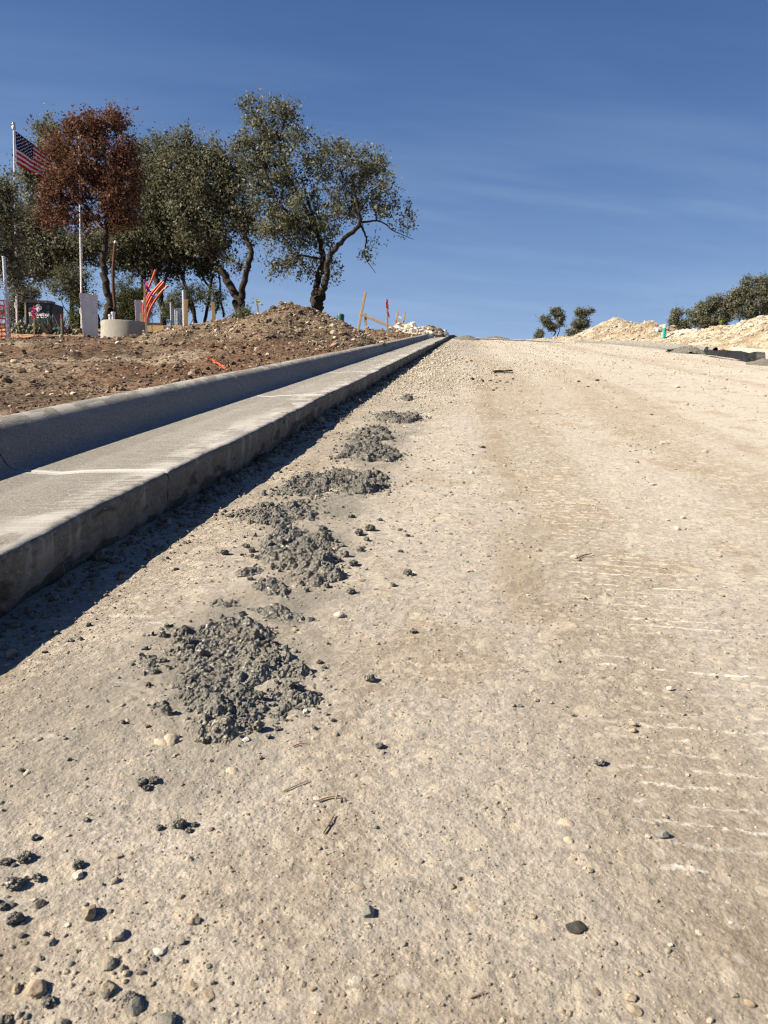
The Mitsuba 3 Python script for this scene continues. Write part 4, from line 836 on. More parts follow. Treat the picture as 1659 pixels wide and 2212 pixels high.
tree('oak_tree', 'dark rounded oak left of the largest one on the right', [(960, 580, 110, 100), (800, 660, 130, 110), (1040, 700, 150, 140), (830, 800, 190, 100), (1130, 650, 90, 100), (700, 760, 100, 120), (980, 840, 140, 70)],
     [[(800, 980, .2, 0), (800, 880, .16, 0), (850, 760, .1, 0), (950, 640, .05, 0)], [(1090, 960, .18, .3), (1090, 860, .14, .3), (1060, 720, .08, .2)]], A8, 62, 360, 0.14, 11, GREY, 531, 0.22)
tree('oak_tree', 'small open oak between the rounded oak and the teal pipes', [(430, 720, 70, 60), (390, 810, 60, 60), (490, 860, 80, 50), (550, 920, 60, 40), (560, 700, 40, 30, 1, .6)],
     [[(470, 970, .1, 0), (460, 900, .08, 0), (420, 790, .05, 0), (440, 700, .03, 0)], [(475, 968, .06, 0), (560, 900, .06, .3), (590, 800, .05, .3), (540, 700, .03, .2), (490, 690, .02, .1)]], A8, 63, 120, 0.13, 10, GREY, 532, 0.2)
tree('oak_tree', 'small open oak with two bent stems against sky at the road crest', [(390, 310, 38, 26), (335, 362, 32, 30), (410, 350, 26, 34), (365, 390, 34, 22), (312, 345, 12, 14)],
     [[(375, 480, .1, 0), (374, 448, .08, 0), (384, 425, .07, 0), (352, 400, .05, 0), (340, 370, .03, 0)], [(400, 470, .07, .2), (398, 445, .06, .2), (410, 402, .05, .2), (405, 350, .03, .2)]], A6, 72, 130, 0.15, 10, GREY, 533, 0.2)
tree('oak_tree', 'small leaning oak right of the two bent stems at the road crest', [(540, 318, 36, 26), (592, 302, 22, 14), (520, 375, 40, 30), (560, 375, 22, 22), (475, 428, 30, 20), (530, 420, 40, 24)],
     [[(500, 480, .1, 0), (502, 450, .08, 0), (515, 400, .06, 0), (540, 340, .04, 0), (580, 308, .02, 0)]], A6, 70, 150, 0.15, 10, GREY, 534, 0.2)
tree('shrub', 'round low shrub at the road crest left of the small oaks', [(288, 436, 22, 16), (284, 450, 24, 14)], [[(288, 475, .05, 0), (288, 455, .03, 0), (288, 438, .02, 0)]], A6, 70, 40, 0.13, 10, GREY, 535, 0.18, category='shrub')

# ---------------------------------------------------------------- flags, sign and plants
UP = np.array([0, 0, 1.0])
def pole_between(name, p0, p1, r0, r1, mat, parent, sides=14): return obj(name, tube(np.linspace(p0, p1, 6), np.linspace(r0, r1, 6), sides), mat, parent, smooth=50)
def ball(c, r, z=1.0):
    m = trimesh.creation.icosphere(3); return np.array(m.vertices)*np.array([r, r, r*z])+c, np.array(m.faces)
def flagpole(label, base, top, s):
    k = thing('flagpole', label, 'flagpole', None); a, b = at(*base, s), at(*top, s); d = (b-a)/np.linalg.norm(b-a)
    pole_between('pole', a-d*0.5, b-d*0.10, 0.030, 0.022, 'white_paint', k)
    obj('finial', ball(b, 0.052), 'gold', k, smooth=True)
    obj('truck', tube([b-d*0.16, b-d*0.12, b-d*0.06, b-d*0.03], [0.05, 0.055, 0.05, 0.02], 14), 'galvanised', k, smooth=40)
    h = a+d*(np.linalg.norm(b-a)*0.12)+np.array([-0.02, -0.06, 0])
    obj('cleat', beam(h-UP*0.08, h+UP*0.08, 0.03, 0.03), 'galvanised', k)
    obj('halyard', tube(curve([b-d*0.2+R0*0.04, 0.5*(a+b)+R0*0.06, h+R0*0.03], 10), 0.004, 5), 'white_paint', k, smooth=True)
    return a, b, d
flagpole('white flagpole at the far left flying the striped flag', (37, 712), (29.5, 268), 22.0)
flagpole('white flagpole right of the first, passing up through the brown leaved oak', (177, 725), (170, 276), 22.15)
def flag(name, label, corners, s, amp, mat, seed):
    TL, TR, BL, BR = [at(*A1(*c), s+o) for c, o in zip(corners, (0, 1.2, 0, 1.2))]; n, m = 60, 34
    U, V = np.meshgrid(np.linspace(0, 1, n), np.linspace(0, 1, m)); U, V = U[..., None], V[..., None]
    P = TL*(1-U)*(1-V)+TR*U*(1-V)+BL*(1-U)*V+BR*U*V
    w = amp*np.sin(U*9.0+V*1.6+seed)*np.clip(U*2.5, 0, 1)+amp*0.5*np.sin(U*17-V*3+seed*2)*np.clip(U*2, 0, 1)
    P = P+np.array([0.25, 1.0, 0.1])*w
    v, f = grid(P[..., 0], P[..., 1], P[..., 2])
    return solo(name, (v, f), mat, label, 'flag', smooth=True, uv=np.stack([U.ravel(), V.ravel()], 1))
flag('flag', 'striped flag with white stars on dark blue, drooping right into the brown leaves', ((118, 299), (470, 560), (131, 556), (455, 735)), 22.0, 0.05, 'cloth_us', 0.4)
flag('flag', 'flag of blue, white and red almost hidden inside the brown leaved oak', ((618, 470), (905, 640), (622, 690), (935, 790)), 22.2, 0.05, 'cloth_state', 1.3)

AS = lambda x, y: (39.8+.072*x, 630.4+.072*y)
sg = thing('monument_sign', 'dark monument sign with white emblem and lettering behind the spiky agave', 'sign'); SS = 19.2
def sp(x, y, s=SS): return at(*AS(x, y), s)
yd = np.array([0, 1.0, 0])
def quad(a, b, c, d, s=SS): return [sp(*q, s) for q in (a, b, c, d)]
obj('panel', slab(quad((225, 315), (958, 335), (962, 1200), (228, 1180)), yd, 0.20), 'sign_panel', sg)
obj('frame', slab(quad((180, 240), (950, 262), (950, 332), (180, 312), SS-0.03), yd, 0.26), 'sign_frame', sg)
obj('frame', slab(quad((180, 313), (226, 314), (232, 1180), (186, 1180), SS-0.03), yd, 0.26), 'sign_frame', sg)
obj('pier', slab(quad((965, 350), (1052, 355), (1052, 1200), (965, 1200), SS+0.02), yd, 0.5), 'sign_panel', sg)
mpp = np.linalg.norm(sp(500, 0)-sp(400, 0))/100      # metres per crop pixel
ex = (sp(900, 700)-sp(300, 690)); ex /= np.linalg.norm(ex); ez = sp(300, 500)-sp(300, 700); ez /= np.linalg.norm(ez)
def place_flat(mesh2d, origin, depth=0.006):
    v = np.asarray(mesh2d.vertices); return origin+np.outer(v[:, 0], ex)+np.outer(v[:, 1], ez)-yd*(v[:, 2:3]+0.004), np.asarray(mesh2d.faces)[:, ::-1]
from shapely import affinity
def emblem():
    u = 100*mpp; pts = shapely.union_all([shapely.Point(0.52*math.cos(a)*u, 0.52*math.sin(a)*u).buffer(0.56*u) for a in (0, math.pi/2, math.pi, 1.5*math.pi)])
    sq = shapely.box(-0.30*u, -0.30*u, 0.30*u, 0.30*u); base = pts.union(affinity.rotate(shapely.box(-.66*u, -.66*u, .66*u, .66*u), 45))
    for k in range(4):
        leaf = affinity.translate(affinity.rotate(Polygon([(-0.13*u, 0.10*u), (0, 0.26*u), (0.13*u, 0.10*u), (0.16*u, -0.02*u), (0, -0.14*u), (-0.16*u, -0.02*u)]), 0), 0, 0.60*u)
        base = base.difference(affinity.rotate(leaf, 90*k, origin=(0, 0)))
    for k in range(2):
        for o in (-0.27, 0.27):
            bar = affinity.rotate(shapely.box(o*u-0.028*u, -0.62*u, o*u+0.028*u, 0.62*u), 45+90*k, origin=(0, 0)); base = base.difference(bar.intersection(affinity.rotate(shapely.box(-.42*u, -.42*u, .42*u, .42*u), 45)))
    return trimesh.util.concatenate([trimesh.creation.extrude_polygon(g, 0.012, engine='earcut') for g in getattr(base, 'geoms', [base]) if g.area > 1e-7])
obj('emblem', place_flat(emblem(), sp(600, 482)), 'sign_white', sg)
tm = meshkit.text_mesh('The Overlook', 92*mpp, 0.012, bold=True); wv = tm.vertices[:, 0].max()
tm.vertices[:, 0] *= (940-310)*mpp/wv
obj('lettering', place_flat(tm, sp(310, 728)), 'sign_white', sg)
for x0, x1 in ((522, 608), (668, 752), (790, 850)):
    obj('small_lettering', slab(quad((x0, 760), (x1, 760), (x1, 780), (x0, 780), SS-0.006), yd, 0.006), 'sign_white', sg)

def pad_mesh(p, ax, nrm, h, w):
    th = np.linspace(0, 2*np.pi, 13)[:-1]; side = np.cross(nrm, ax); pts = []
    for t in th:
        u, vv = math.cos(t), math.sin(t); pts.append(p+ax*(0.5*h*(1-u))+side*(0.5*w*vv*(0.75+0.25*(1-u)/2+0.1)))
    P = np.array(pts); c = p+ax*0.52*h; V = np.vstack([P, c+nrm*0.022, c-nrm*0.022]); f = []
    for j in range(12): k = (j+1) % 12; f += [[j, k, 12], [k, j, 13]]
    return V, np.array(f)
def prickly_pear(label, px, py, s, npads, spread, seed):
    r = np.random.default_rng(seed); k = thing('prickly_pear', label, 'cactus'); g = at(px, py+3, s); pads = []
    for i in range(npads):
        if i < npads*0.45 or not pads:
            p = g+np.array([r.uniform(-spread, spread), r.uniform(-0.25, 0.25), -0.04]); ax = np.array([r.normal(0, .35), r.normal(0, .2), 1])
        else:
            q = pads[r.integers(0, len(pads))]; p = q[0]+q[1]*q[2]*0.93; ax = q[1]+np.array([r.normal(0, .5), r.normal(0, .3), 0.3])
        ax /= np.linalg.norm(ax); h = r.uniform(0.11, 0.165); nn = np.cross(ax, r.normal(size=3)); nn /= np.linalg.norm(nn); pads.append((p, ax, h))
        m = pad_mesh(p, ax, nn, h, h*r.uniform(0.6, 0.8)); col = np.array((0.115, 0.135, 0.078))*np.exp(r.normal(0, .2))
        obj('pad', m, 'succulent', k, smooth=60 if False else True, color=np.repeat(col[None], len(m[0]), 0))
prickly_pear('grey green prickly pear clump left of the agave, at the foot of the sign', 61, 717, 18.0, 52, 0.40, 601)
prickly_pear('prickly pear clump at the left end of the sign by the flagpole', 34, 716, 18.4, 30, 0.22, 602)
prickly_pear('small prickly pear clump just right of the agave', 124, 722, 18.2, 18, 0.16, 603)
prickly_pear('low prickly pear clump left of the tall white board', 166, 727, 18.0, 26, 0.26, 604)
def agave(label, px, py, s, n, L, seed, tone, wide=0.07, flop=0.35):
    r = np.random.default_rng(seed); k = thing('agave', label, 'agave'); g = at(px, py, s)-UP*0.05
    for i in range(n):
        a = i*2.39996+r.normal(0, .2); e = math.radians(r.uniform(28, 84)) if i > 3 else math.radians(80); l = L*r.uniform(0.75, 1.05)
        out = np.array([math.cos(a), math.sin(a), 0]); pts = []
        for t in np.linspace(0, 1, 7): pts.append(g+l*(out*math.cos(e)*t+UP*(math.sin(e)*t+flop*0.2*t*(1-t))))
        P = np.array(pts); side = np.cross(out, UP); w = l*wide*np.array([0.8, 1.2, 1.3, 1.15, 0.85, 0.45, 0.02])
        V = np.vstack([P-side*w[:, None], P-np.cross(side, out*math.cos(e)+UP*math.sin(e))*(-w[:, None]*0.55)*1.0, P+side*w[:, None]]); f = []
        for q in range(6):
            for o in (0, 7): f += [[o+q, o+q+1, o+q+8], [o+q, o+q+8, o+q+7]]
        col = np.array(tone)*np.exp(r.normal(0, .15)); obj('leaf', (V, np.array(f)), 'succulent', k, smooth=True, color=np.repeat(col[None], 21, 0))
agave('large blue grey agave with broad upright leaves in front of the sign', 106, 724, 17.6, 26, 0.56, 611, (0.080, 0.108, 0.100), 0.075)
agave('spiky thin leaved yucca right of the sign, against the sky', 133, 722, 18.6, 46, 0.60, 612, (0.105, 0.12, 0.10), 0.022)
agave('second thin leaved yucca beside the tall white board', 150, 726, 18.8, 34, 0.42, 613, (0.095, 0.11, 0.085), 0.022)

# ---------------------------------------------------------------- fence at the far left
fs = 13.2
ft = thing('chain_link_fence', 'galvanised chain link fence at the left edge with one bare post', 'fence')
p0, p1 = at(19, 738, fs), at(8, 556, fs); d = (p1-p0)/np.linalg.norm(p1-p0)
pole_between('post', p0-d*0.35, p1, 0.030, 0.030, 'galvanised', ft); obj('post_cap', ball(p1, 0.036, 0.6), 'galvanised', ft, smooth=True)
hd = np.array([-0.93, -0.36, 0.0]); hd[2] = GRADE*hd[1]; H = np.linalg.norm(p1-p0)*0.83; parts = []
a0 = p0-hd*0.14+np.array([0.01, -0.035, 0.03]); ncell = 34; cw, nz = 0.062, int(H/0.062)
for i in range(ncell):
    P = [a0+hd*(cw*(i+((j+i) % 2)*1.0))+d*(j*cw)+np.array([0, 0.008*(-1)**j, 0]) for j in range(nz)]; parts.append(tube(P, 0.0028, 3, False))
obj('wire_mesh', cat(parts), 'wire', ft, smooth=True, kind='stuff')
nt = thing('safety_netting', 'orange red safety netting hanging behind the chain link at the left edge', 'netting'); parts = []
b0 = p0+hd*0.11+np.array([0, 0.25, 0]); rr = np.random.default_rng(3)
for j in range(9):
    P = [b0+hd*t*1.6+d*(0.0+j*0.095+0.03*math.sin(t*7+j)) for t in np.linspace(0, 1, 18)]; parts.append(ribbon(P, 0.03, UP))
for i in range(22):
    P = [b0+hd*(i*0.075+0.01*math.sin(j*2))+d*(j*0.08)+yd*0.004 for j in range(11)]; parts.append(ribbon(P, 0.016, hd))
obj('strands', cat(parts), 'orange_net', nt, kind='stuff')

# ---------------------------------------------------------------- utility works: ring, boards, conduits
A3 = lambda x, y: (265.4+.2*x, 564+.2*y)
A2 = lambda x, y: (.2*x, 564+.2*y)
g0 = at(252, 722, 15.6); RAD = 0.595; top_z = float(at(252, 690, 15.6)[2])
rg = thing('manhole_ring', 'low round pale concrete ring with white pipe stubs standing on its lid', 'manhole')
def lathe(profile, c, n=72):
    a = np.arange(n)*2*np.pi/n; P = np.asarray(profile); V = np.concatenate([np.stack([c[0]+r_*np.cos(a), c[1]+r_*np.sin(a), np.full(n, c[2]+z)], 1) for r_, z in P]); f = []
    for k in range(len(P)-1):
        i = np.arange(n)+k*n; j = (np.arange(n)+1) % n+k*n; f += [np.stack([i, j, j+n], 1), np.stack([i, j+n, i+n], 1)]
    return V, np.vstack(f)
hh = top_z-float(g0[2])+0.03
c0 = np.array([g0[0], g0[1]+RAD, top_z-hh])
obj('wall', lathe([(RAD+0.012, -0.35), (RAD+0.006, 0.0), (RAD, hh-0.02), (RAD-0.012, hh), (RAD-0.11, hh), (RAD-0.12, hh-0.02), (RAD-0.12, hh-0.3)], c0), 'cast_concrete', rg, smooth=35)
obj('lid', lathe([(RAD-0.122, hh-0.03), (0.3, hh-0.022), (0.001, hh-0.02)], c0), 'cast_concrete', rg, smooth=35)
for x0, y0, y1, s, r_ in ((238, 692, 679, 15.9, 0.034), (244.5, 690, 674, 16.2, 0.038)):
    a, b = at(x0, y0, s), at(x0, y1, s)
    obj('pipe_stub', tube([a-UP*0.1, b-UP*0.045, b-UP*0.044, b-UP*0.004, b], [r_, r_, r_*1.25, r_*1.25, r_*1.1], 16), 'white_plastic', rg, smooth=40)
P = curve([at(*A1(*q), 16.9) for q in ((905, 1800), (893, 1700), (876, 1540), (872, 1400), (878, 1290), (890, 1165))], 26)
rp = thing('bent_conduit', 'tall rusty brown conduit with a white tip curving up behind the concrete ring', 'conduit')
obj('pipe', tube(P, 0.036, 12), 'rust_pipe', rp, smooth=40)
obj('tip', tube([P[-1]-UP*0.02, P[-1]+UP*0.03, P[-1]+UP*0.06], [0.034, 0.03, 0.012], 12), 'white_plastic', rp, smooth=40)
def board(label, outline, conv, s, ang, depth):
    k = thing('white_board', label, 'board'); P = [at(*conv(*q), s) for q in outline]
    P = [at(*conv(*q), s+0.5*(p[0]-P[0][0])) for p, q in zip(P, outline)]
    obj('face', slab(P, yd, 0.012), 'white_plastic', k)
    # returns: the left hand flange, turned away from the road, and the stiffening rib behind
    L0, L1 = P[0], P[-1]; out = np.array([-0.035, -0.05, 0])
    obj('flange', slab([L0+out, L0-yd*0.001, L1-yd*0.001, L1+out*0.8], np.array([0.6, -0.8, 0]), 0.012), 'white_plastic', k)
    R1, R2 = P[1], P[2]; obj('rib', slab([R1, R1+np.array([-0.02, 0.08, 0]), R2+np.array([-0.02, 0.08, 0]), R2], np.array([1, 0, 0]), 0.012), 'white_plastic', k)
    return P
P = board('tall white plastic board standing left of the concrete ring', [(632, 1550), (742, 1556), (748, 1890), (657, 1888)], A1, 16.5, 0, 0.2)
obj('lit_patch', slab([at(*A1(x, y), 16.62) for x, y in ((683, 1550), (714, 1553), (714, 1598))], yd, 0.03), 'white_paint', 'white_board')  # brighter white triangle stands in for the sunlit patch on the board
board('white plastic board half hidden behind the orange conduits', [(1058, 1606), (1115, 1606), (1150, 1760), (1150, 1830), (1062, 1830)], A1, 17.2, 0, 0.2)
obj('lit_patch', slab([at(*A1(x, y), 17.1) for x, y in ((1088, 1606), (1114, 1606), (1114, 1640))], yd, 0.03), 'white_paint', 'white_board_001')  # sunlit corner of this board, put on as a brighter white triangle
oc = thing('orange_conduits', 'bundle of bright orange conduits fanning up beside the concrete ring', 'conduits')
for i, (pts, s) in enumerate(((((215, 640), (225, 480), (250, 340), (295, 250), (355, 95)), 16.6), (((232, 650), (245, 500), (290, 380), (360, 290), (430, 215)), 16.5), (((243, 660), (258, 520), (310, 400), (375, 310), (448, 225)), 16.4),
                              (((255, 670), (268, 540), (330, 430), (400, 345), (440, 250)), 16.7), (((262, 690), (280, 560), (340, 440), (420, 330), (490, 265)), 16.5), (((225, 660), (235, 500), (262, 400), (300, 330), (345, 305)), 16.8))):
    Pp = curve([at(*A3(*(pts[0][0], pts[0][1]+120)), s)]+[at(*A3(*q), s) for q in pts], 26)
    obj('conduit', pipe(Pp, 0.026, 0.004, 14), 'orange_pvc', oc, smooth=40)
pp = [at(*A3(*q), 16.35) for q in ((440, 290), (450, 300), (462, 306))]; obj('white_tie', tube(pp, 0.012, 6), 'white_plastic', oc)
gc = thing('grey_conduits', 'group of upright grey plastic conduits, one taller, behind the wooden post', 'conduits')
for x0, y0, x1, y1, r_ in ((526, 700, 517, 447, .022), (555, 706, 547, 505, .020), (572, 706, 566, 528, .020), (606, 712, 602, 560, .022), (642, 708, 640, 540, .020), (628, 706, 624, 548, .018), (668, 715, 657, 318, .044), (590, 710, 588, 540, .018)):
    a, b = at(*A3(x0, y0+60), 17.6+0.03*(x0 % 7)), at(*A3(x1, y1), 17.6+0.03*(x0 % 7)); obj('conduit', pipe(np.linspace(a, b, 4), r_, 0.004, 14), 'grey_pvc', gc, smooth=40)
a, b = at(*A3(661, 490), 17.72), at(*A3(661, 468), 17.72); obj('collar', tube([a, b], 0.047, 14), 'white_plastic', gc, smooth=40)
board('small white board with a slanted corner behind the grey conduits', [(550, 505), (632, 505), (640, 560), (640, 740), (552, 740)], A3, 18.0, 0, .1)
def post(label, a, b, s, w, name='wooden_post', mat='lumber', cat_='post', conv=A3, below=0.25, depth=None):
    p, q = at(*conv(*a), s), at(*conv(*b), s); t = (q-p)/np.linalg.norm(q-p); return solo(name, beam(p-t*below, q, w, depth or w*0.45, (0.25, -1, 0)), mat, label, cat_)
post('yellow wooden post just right of the grey conduits', (680, 720), (683, 415), 16.4, 0.085)
post('lone yellow wooden post left of the dirt heap', (985, 690), (973, 443), 16.4, 0.085)
post('short wooden post at the foot of the orange conduits', (208, 655), (208, 563), 16.2, 0.085)
for i, (x0, x1, y, s, lab) in enumerate(((258, 318, 735, 15.6, 'short pale form board beside the concrete ring'), (325, 448, 742, 15.3, 'wide pale wooden form board right of the ring'), (500, 640, 733, 15.9, 'long pale form board running behind the stones right of the ring'))):
    solo('form_board', beam(at(*A3(x0, y), s), at(*A3(x1, y-6), s), 0.135, 0.04, (0, -1, 0)), 'lumber', lab, 'board')
solo('form_board', beam(at(*A3(318, 706), 15.9), at(*A3(535, 712), 15.9), 0.05, 0.09, (0, -1, 0)), 'weathered_wood', 'reddish brown board lying across the pale form boards', 'board')
def stake(label, base, top, conv, s, w, tapes=(), mat='lath'):
    k = thing('survey_stake', label, 'stake'); a, b = at(*conv(*base), s), at(*conv(*top), s); t = (b-a)/np.linalg.norm(b-a)
    obj('lath', beam(a-t*0.2, b, w, w*0.3, (0.3, -1, 0), point=0.02), mat, k)
    for col, pts, tw in tapes:
        P = curve([at(*conv(*q), s-0.05) for q in pts], 12); n = len(P); P = P+np.stack([0*np.arange(n), 0.02*np.sin(np.arange(n)*1.3), 0*np.arange(n)], 1)
        obj('ribbon', ribbon(P, tw, np.array([0.75, 0.5, 0.43])), 'tape_'+col, k, smooth=True)
stake('lath with pink and blue ribbon leaning on the orange conduits', (255, 740), (230, 195), A3, 15.4, 0.040, (('blue', ((230, 225), (258, 290), (300, 350), (330, 385)), .035), ('pink', ((232, 200), (262, 270), (295, 345), (335, 390)), .035), ('light_blue', ((310, 370), (335, 380), (365, 390)), .035)))
stake('lath with pink and blue ribbons standing in front of the sign emblem', (370, 860), (366, 478), A2, 15.0, 0.030, (('pink', ((366, 485), (350, 510), (346, 545), (352, 590)), .035), ('pink', ((367, 490), (382, 525), (384, 560), (372, 605)), .035), ('blue', ((366, 520), (368, 560), (374, 590)), .03), ('pink', ((360, 590), (355, 612), (345, 625)), .035)))
stake('short lath with a pink tip between the yucca and the white board', (665, 800), (659, 575), A2, 15.6, 0.035, (('pink', ((659, 578), (662, 590), (661, 612)), .035),))
AN = lambda x, y: (696.7+.18*x, 617.1+.18*y)
stake('lath with lime green ribbon between the trees left of the heap', (1468, 580), (1443, 405), A3, 19, 0.05, (('lime', ((1446, 415), (1470, 440), (1510, 478)), .04),))
stake('tall pale stake with a long pink ribbon standing just behind the kerb', (790, 690), (770, 150), AN, 14.6, 0.030, (('pink', ((772, 165), (785, 230), (784, 300), (800, 378)), .03), ('red', ((771, 170), (766, 220), (770, 262)), .025)))
stake('tiny white stake with a red tip behind the dark green post', (174, 470), (174, 430), AN, 22, 0.06, (('red', ((174, 430), (178, 445), (172, 455)), .06),), 'tape_white')
k = thing('marker_flag', 'small yellow plastic flag lying on the right flank of the pointed heap', 'flag'); fsx = 11.15
P = [at(*AN(*q), fsx) for q in ((118, 560), (138, 590), (148, 628), (128, 640), (112, 655), (98, 610), (110, 590))]
obj('sheet', slab(P, np.array([0.2, 1, 0.2]), 0.004), 'tape_yellow', k); obj('wire', tube([at(*AN(118, 565), fsx+.02), at(*AN(122, 700), fsx+.02)], 0.004, 5), 'wire', k)
k = thing('utility_marker_post', 'dark green round marker post with a grey cap right of the tall oak', 'post'); a, b = at(*AN(216, 505), 21), at(*AN(216, 372), 21)
obj('post', tube([a-UP*0.3, b], 0.105, 18), 'dark_green_paint', k, smooth=40); obj('cap', tube([b, b+UP*0.04, b+UP*0.07, b+UP*0.085], [0.108, 0.108, 0.09, 0.03], 18), 'dark_grey_paint', k, smooth=40)
k = thing('batter_board', 'nearer batter board of bare timber, a leaning post with a sloping rail', 'batter board'); s = 18.5
def bb(n, a, b, s, w, d, off=0): p, q = at(*AN(*a), s+off), at(*AN(*b), s+off); t = (q-p)/np.linalg.norm(q-p)*(0.45 if 'post' in n else 0); obj(n, beam(p-t, q, w, d, (0, -1, 0)), 'lumber', k)
bb('tall_post', (428, 530), (517, 75), s, 0.055, 0.04); bb('rail', (458, 338), (880, 520), s, 0.060, 0.04, -0.045); bb('short_post', (524, 520), (514, 340), s, 0.055, 0.04, 0.045)
k = thing('batter_board', 'distant batter board of bare timber above the white rock heap', 'batter board'); s = 26.5
bb('tall_post', (872, 480), (910, 300), s, 0.06, 0.04); bb('tall_post', (963, 480), (990, 318), s, 0.06, 0.04); bb('rail', (872, 420), (1120, 505), s, 0.055, 0.04, -0.045)
obj('ribbon', ribbon([at(*AN(*q), 26.4) for q in ((908, 380), (925, 378), (950, 388))], .05, UP), 'tape_mint', k); obj('ribbon', ribbon([at(*AN(*q), 26.4) for q in ((1090, 435), (1094, 455), (1090, 472))], .05, np.array([1, 0, 0.])), 'tape_mint', k)
obj('ribbon', ribbon([at(*AN(*q), 26.4) for q in ((878, 425), (886, 430), (892, 428))], .06, UP), 'tape_red', k)
k = thing('utility_dome', 'tiny grey domed utility riser standing by the far end of the kerb', 'utility riser'); a = at(*AN(1470, 570), 40)
obj('base', tube([a-UP*0.2, a+UP*0.04, a+UP*0.07], [0.20, 0.20, 0.14], 16), 'galvanised', k, smooth=40); obj('stem', tube([a+UP*0.06, a+UP*0.16, a+UP*0.21], [0.11, 0.10, 0.03], 14), 'galvanised', k, smooth=40)
def white_rock(px, py, s, w, i, lab, mat='stone_pale'):
    c = at(px, py, s); rad = .5*w*s/1579.5; v, f = ROCKS2[i % 9]
    k = numbered('boulder'); scene[k] = {**mikit.ply((v, f), mat, smooth=25), 'to_world': T().translate(c.tolist()).rotate([0, 0, 1], 77.0*i).scale(float(rad))}; tag(k, lab, 'boulder', None)
white_rock(*AN(540, 500), 18.2, 9, 1, 'pale round rock at the foot of the nearer batter board')
white_rock(*AN(815, 515), 18.4, 14, 2, 'flat white rock under the lower end of the nearer rail')
white_rock(*AN(920, 462), 25.2, 12, 3, 'long white rock lying on top of the white rock heap')
white_rock(*A3(500, 770), 14.4, 26, 4, 'long pale rock in the dirt below the form boards', 'stone_tan'); white_rock(*A3(500, 745), 14.8, 14, 5, 'pale rock touching the long one below the form boards')
white_rock(*A2(1190, 870), 12.0, 12, 6, 'pale rock in the dirt below the concrete ring'); white_rock(*A2(545, 858), 13.0, 12, 7, 'pale rock under the short pink tipped lath'); white_rock(*A2(665, 812), 14.0, 13, 8, 'pale rock beside the foot of the short pink tipped lath')
white_rock(*A3(1360, 930), 10.4, 9, 2, 'white stone low on the left flank of the pointed heap'); white_rock(*A3(228, 758), 14.6, 8, 3, 'white stone at the right foot of the concrete ring')
P = [on_ground(443, 776)]
def dirt_at(px, py):
    d = px_dir(px, py); lo, hi = 1.0, 40.0
    for q in np.geomspace(1.2, 40, 4000):
        p = CAM+d*(q/d[1])
        if p[2] < left_z(p[0], p[1]): return p
    return p
P = curve([dirt_at(445, 777)+UP*0.012, dirt_at(462, 786)+UP*0.02, dirt_at(486, 798)+UP*0.012], 18); rr = np.random.default_rng(9)
solo('orange_strap', ribbon(P+rr.normal(0, .004, P.shape), 0.014, np.array([0.5, 0.6, 0.6])), 'orange_net', 'strip of bright orange webbing lying in the dirt beside the kerb', 'strap')

# ---------------------------------------------------------------- right hand verge
def teal(label, base, top, s, r_):
    k = thing('teal_pipe', label, 'pipe')
    for s in np.arange(27, 46, 0.1):
        q = at(*A8(*base), s)
        if q[2] < right_z(q[0], q[1])+0.02: break
    r_ = r_*s/30; a, b = at(*A8(*base), s), at(*A8(*top), s); t = (b-a)/np.linalg.norm(b-a)
    obj('pipe', tube([a-t*0.12, b-t*0.16], r_, 18), 'teal_pvc', k, smooth=40); obj('cap', tube([b-t*0.165, b-t*0.16, b-t*0.015, b], [r_, r_*1.1, r_*1.1, r_*0.9], 18), 'white_plastic', k, smooth=40)
teal('taller teal pipe with a white cap before the pale heap', (252, 1040), (268, 855), 30, 0.062); teal('shorter teal pipe with a white cap left of the taller one', (163, 990), (170, 905), 32, 0.062)
stake('thin stake with lime green ribbon on the stone knob below the right oaks', (1018, 890), (1024, 795), A8, 33, 0.03, (('lime', ((1024, 795), (1010, 815), (1016, 835)), .10), ('lime', ((1024, 800), (1030, 820), (1022, 838)), .09)))
bp = thing('black_plastic_sheet', 'wrinkled black plastic sheet hanging over the pale kerb on the right', 'plastic sheet')
tops = [(818, 1186), (870, 1192), (935, 1206), (1000, 1202), (1130, 1206), (1290, 1216), (1400, 1236), (1500, 1222)]; bots = [(820, 1270), (870, 1272), (935, 1274), (1000, 1288), (1130, 1306), (1240, 1325), (1360, 1358), (1502, 1372)]
n, m = 90, 14; tt = np.linspace(0, 1, n); Tp, Bp = curve([q+(0,) for q in tops], n), curve([q+(0,) for q in bots], n); V = []
for j, w in enumerate(np.linspace(0, 1, m)):
    for i in range(n):
        q = Tp[i]*(1-w)+Bp[i]*w; s = 22.2-4.3*tt[i]; p = at(*A8(q[0], q[1]), s-0.12-0.10*w)
        fold = 0.05*math.sin(tt[i]*38+3*w)*math.sin(tt[i]*11+1)+0.16*np.exp(-((tt[i]-.83-.14*(w-.5))/.05)**2)*(0.3+w)
        V.append(p+np.array([-0.45, -0.9, 0])*fold)
V = np.array(V).reshape(m, n, 3); v, f = grid(V[..., 0], V[..., 1], V[..., 2]); obj('sheet', (v, f), 'black_plastic', bp, smooth=True)
e0 = V[:, -1]; v, f = grid(*[np.stack([e0[:, k], e0[:, k]+(0.16, -0.10, -0.02)[k]], 1) for k in range(3)]); obj('folded_end', (v, f), 'black_plastic', bp, smooth=True)
V2 = V[0][:12]; v, f = grid(*[np.stack([V2[:, k]+(0, 0, 0.06)[k], V2[:, k]+(0.03, 0.3, -0.02)[k]], 1) for k in range(3)]); obj('flap', (v, f), 'black_plastic', bp, smooth=True)
rb = thing('rebar', 'two bent steel bars sticking out at the right edge by the pale kerb', 'rebar')
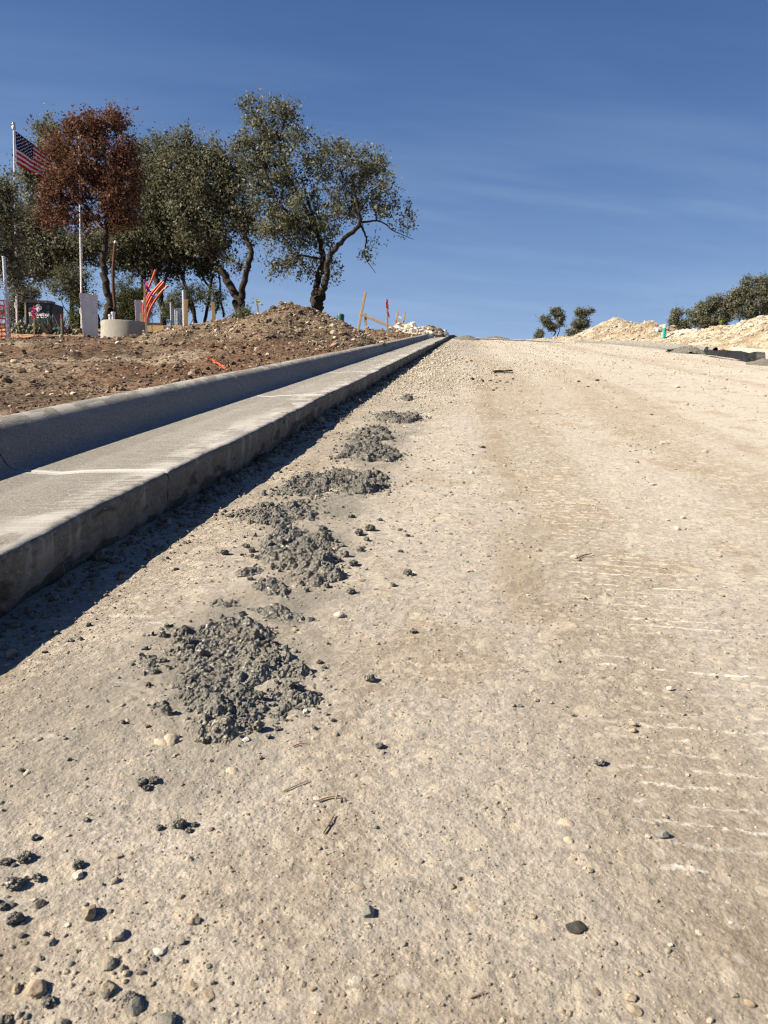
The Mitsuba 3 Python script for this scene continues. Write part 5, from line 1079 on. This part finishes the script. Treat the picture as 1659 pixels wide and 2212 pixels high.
for o in (0, 1):
    obj('bar', tube(curve([at(*A8(*q), 17.4) for q in ((1545+45*o, 1298-10*o), (1575+40*o, 1330-4*o), (1625+25*o, 1345), (1660+20*o, 1350))], 12), 0.011, 8), 'stone_dark', rb, smooth=True)
def right_pile(label, px, py, wx, wy, h, seed, dark=False):
    q = px_dir(px, py); ss = np.geomspace(12, 46, 3000); pts = CAM+q*(ss/q[1])[:, None]
    cl = pts[:, 2]-zroad(ss)-road_h(np.minimum(pts[:, 0], 8), ss); hit = np.nonzero(cl < 0)[0]; c = pts[hit[0] if len(hit) else cl.argmin()]
    r = np.random.default_rng(seed); u, w = np.meshgrid(np.linspace(-1, 1, 70), np.linspace(-1, 1, 70)); Xg, Sg = c[0]+u*wx, c[1]+w*wy; p = np.stack([Xg, Sg, 0*Xg], -1)
    d = np.hypot(u, w)*(1+0.5*(fbm(p*2/wx, 3, seed)-.5)); Z = zroad(Sg)+road_h(Xg, Sg)+np.clip(1-d, 0, 1)**0.8*h*(1+0.5*(fbm(p*5/wx, 3, seed+1)-.5))+0.05*h*0-np.where(d > .98, .06, 0)+0.18*h*(fbm(p*12/wx, 2, seed+2)-.5)*np.clip((1-d)*4, 0, 1)
    k = obj('cement_spill', up(*grid(Xg, Sg, Z)), 'cement', smooth=True); tag(k, label, 'cement spill')
right_pile('dark grey cement pile at the broken end of the right kerb', 1486, 763, 0.62, 0.7, 0.26, 701)
right_pile('small grey cement pile at the right picture edge by the steel bars', 1650, 789, 0.35, 0.4, 0.14, 702)
right_pile('low grey cement mound on the crest in the middle of the road', 1072, 729, 0.65, 1.5, 0.13, 703)
right_pile('smooth low grey cement mound beside the far end of the left gutter', 1010, 733, 0.5, 2.2, 0.16, 704)
k = solo('gap_shade', slab([at(*A8(*q), 24.45) for q in ((300, 1190), (395, 1192), (392, 1215), (302, 1216))], yd, 0.05), 'black_plastic', 'black slab standing in for the dark gap at the end of the right kerb', 'dark_gap')  # added black slab: shade of the open gap, made as a dark piece
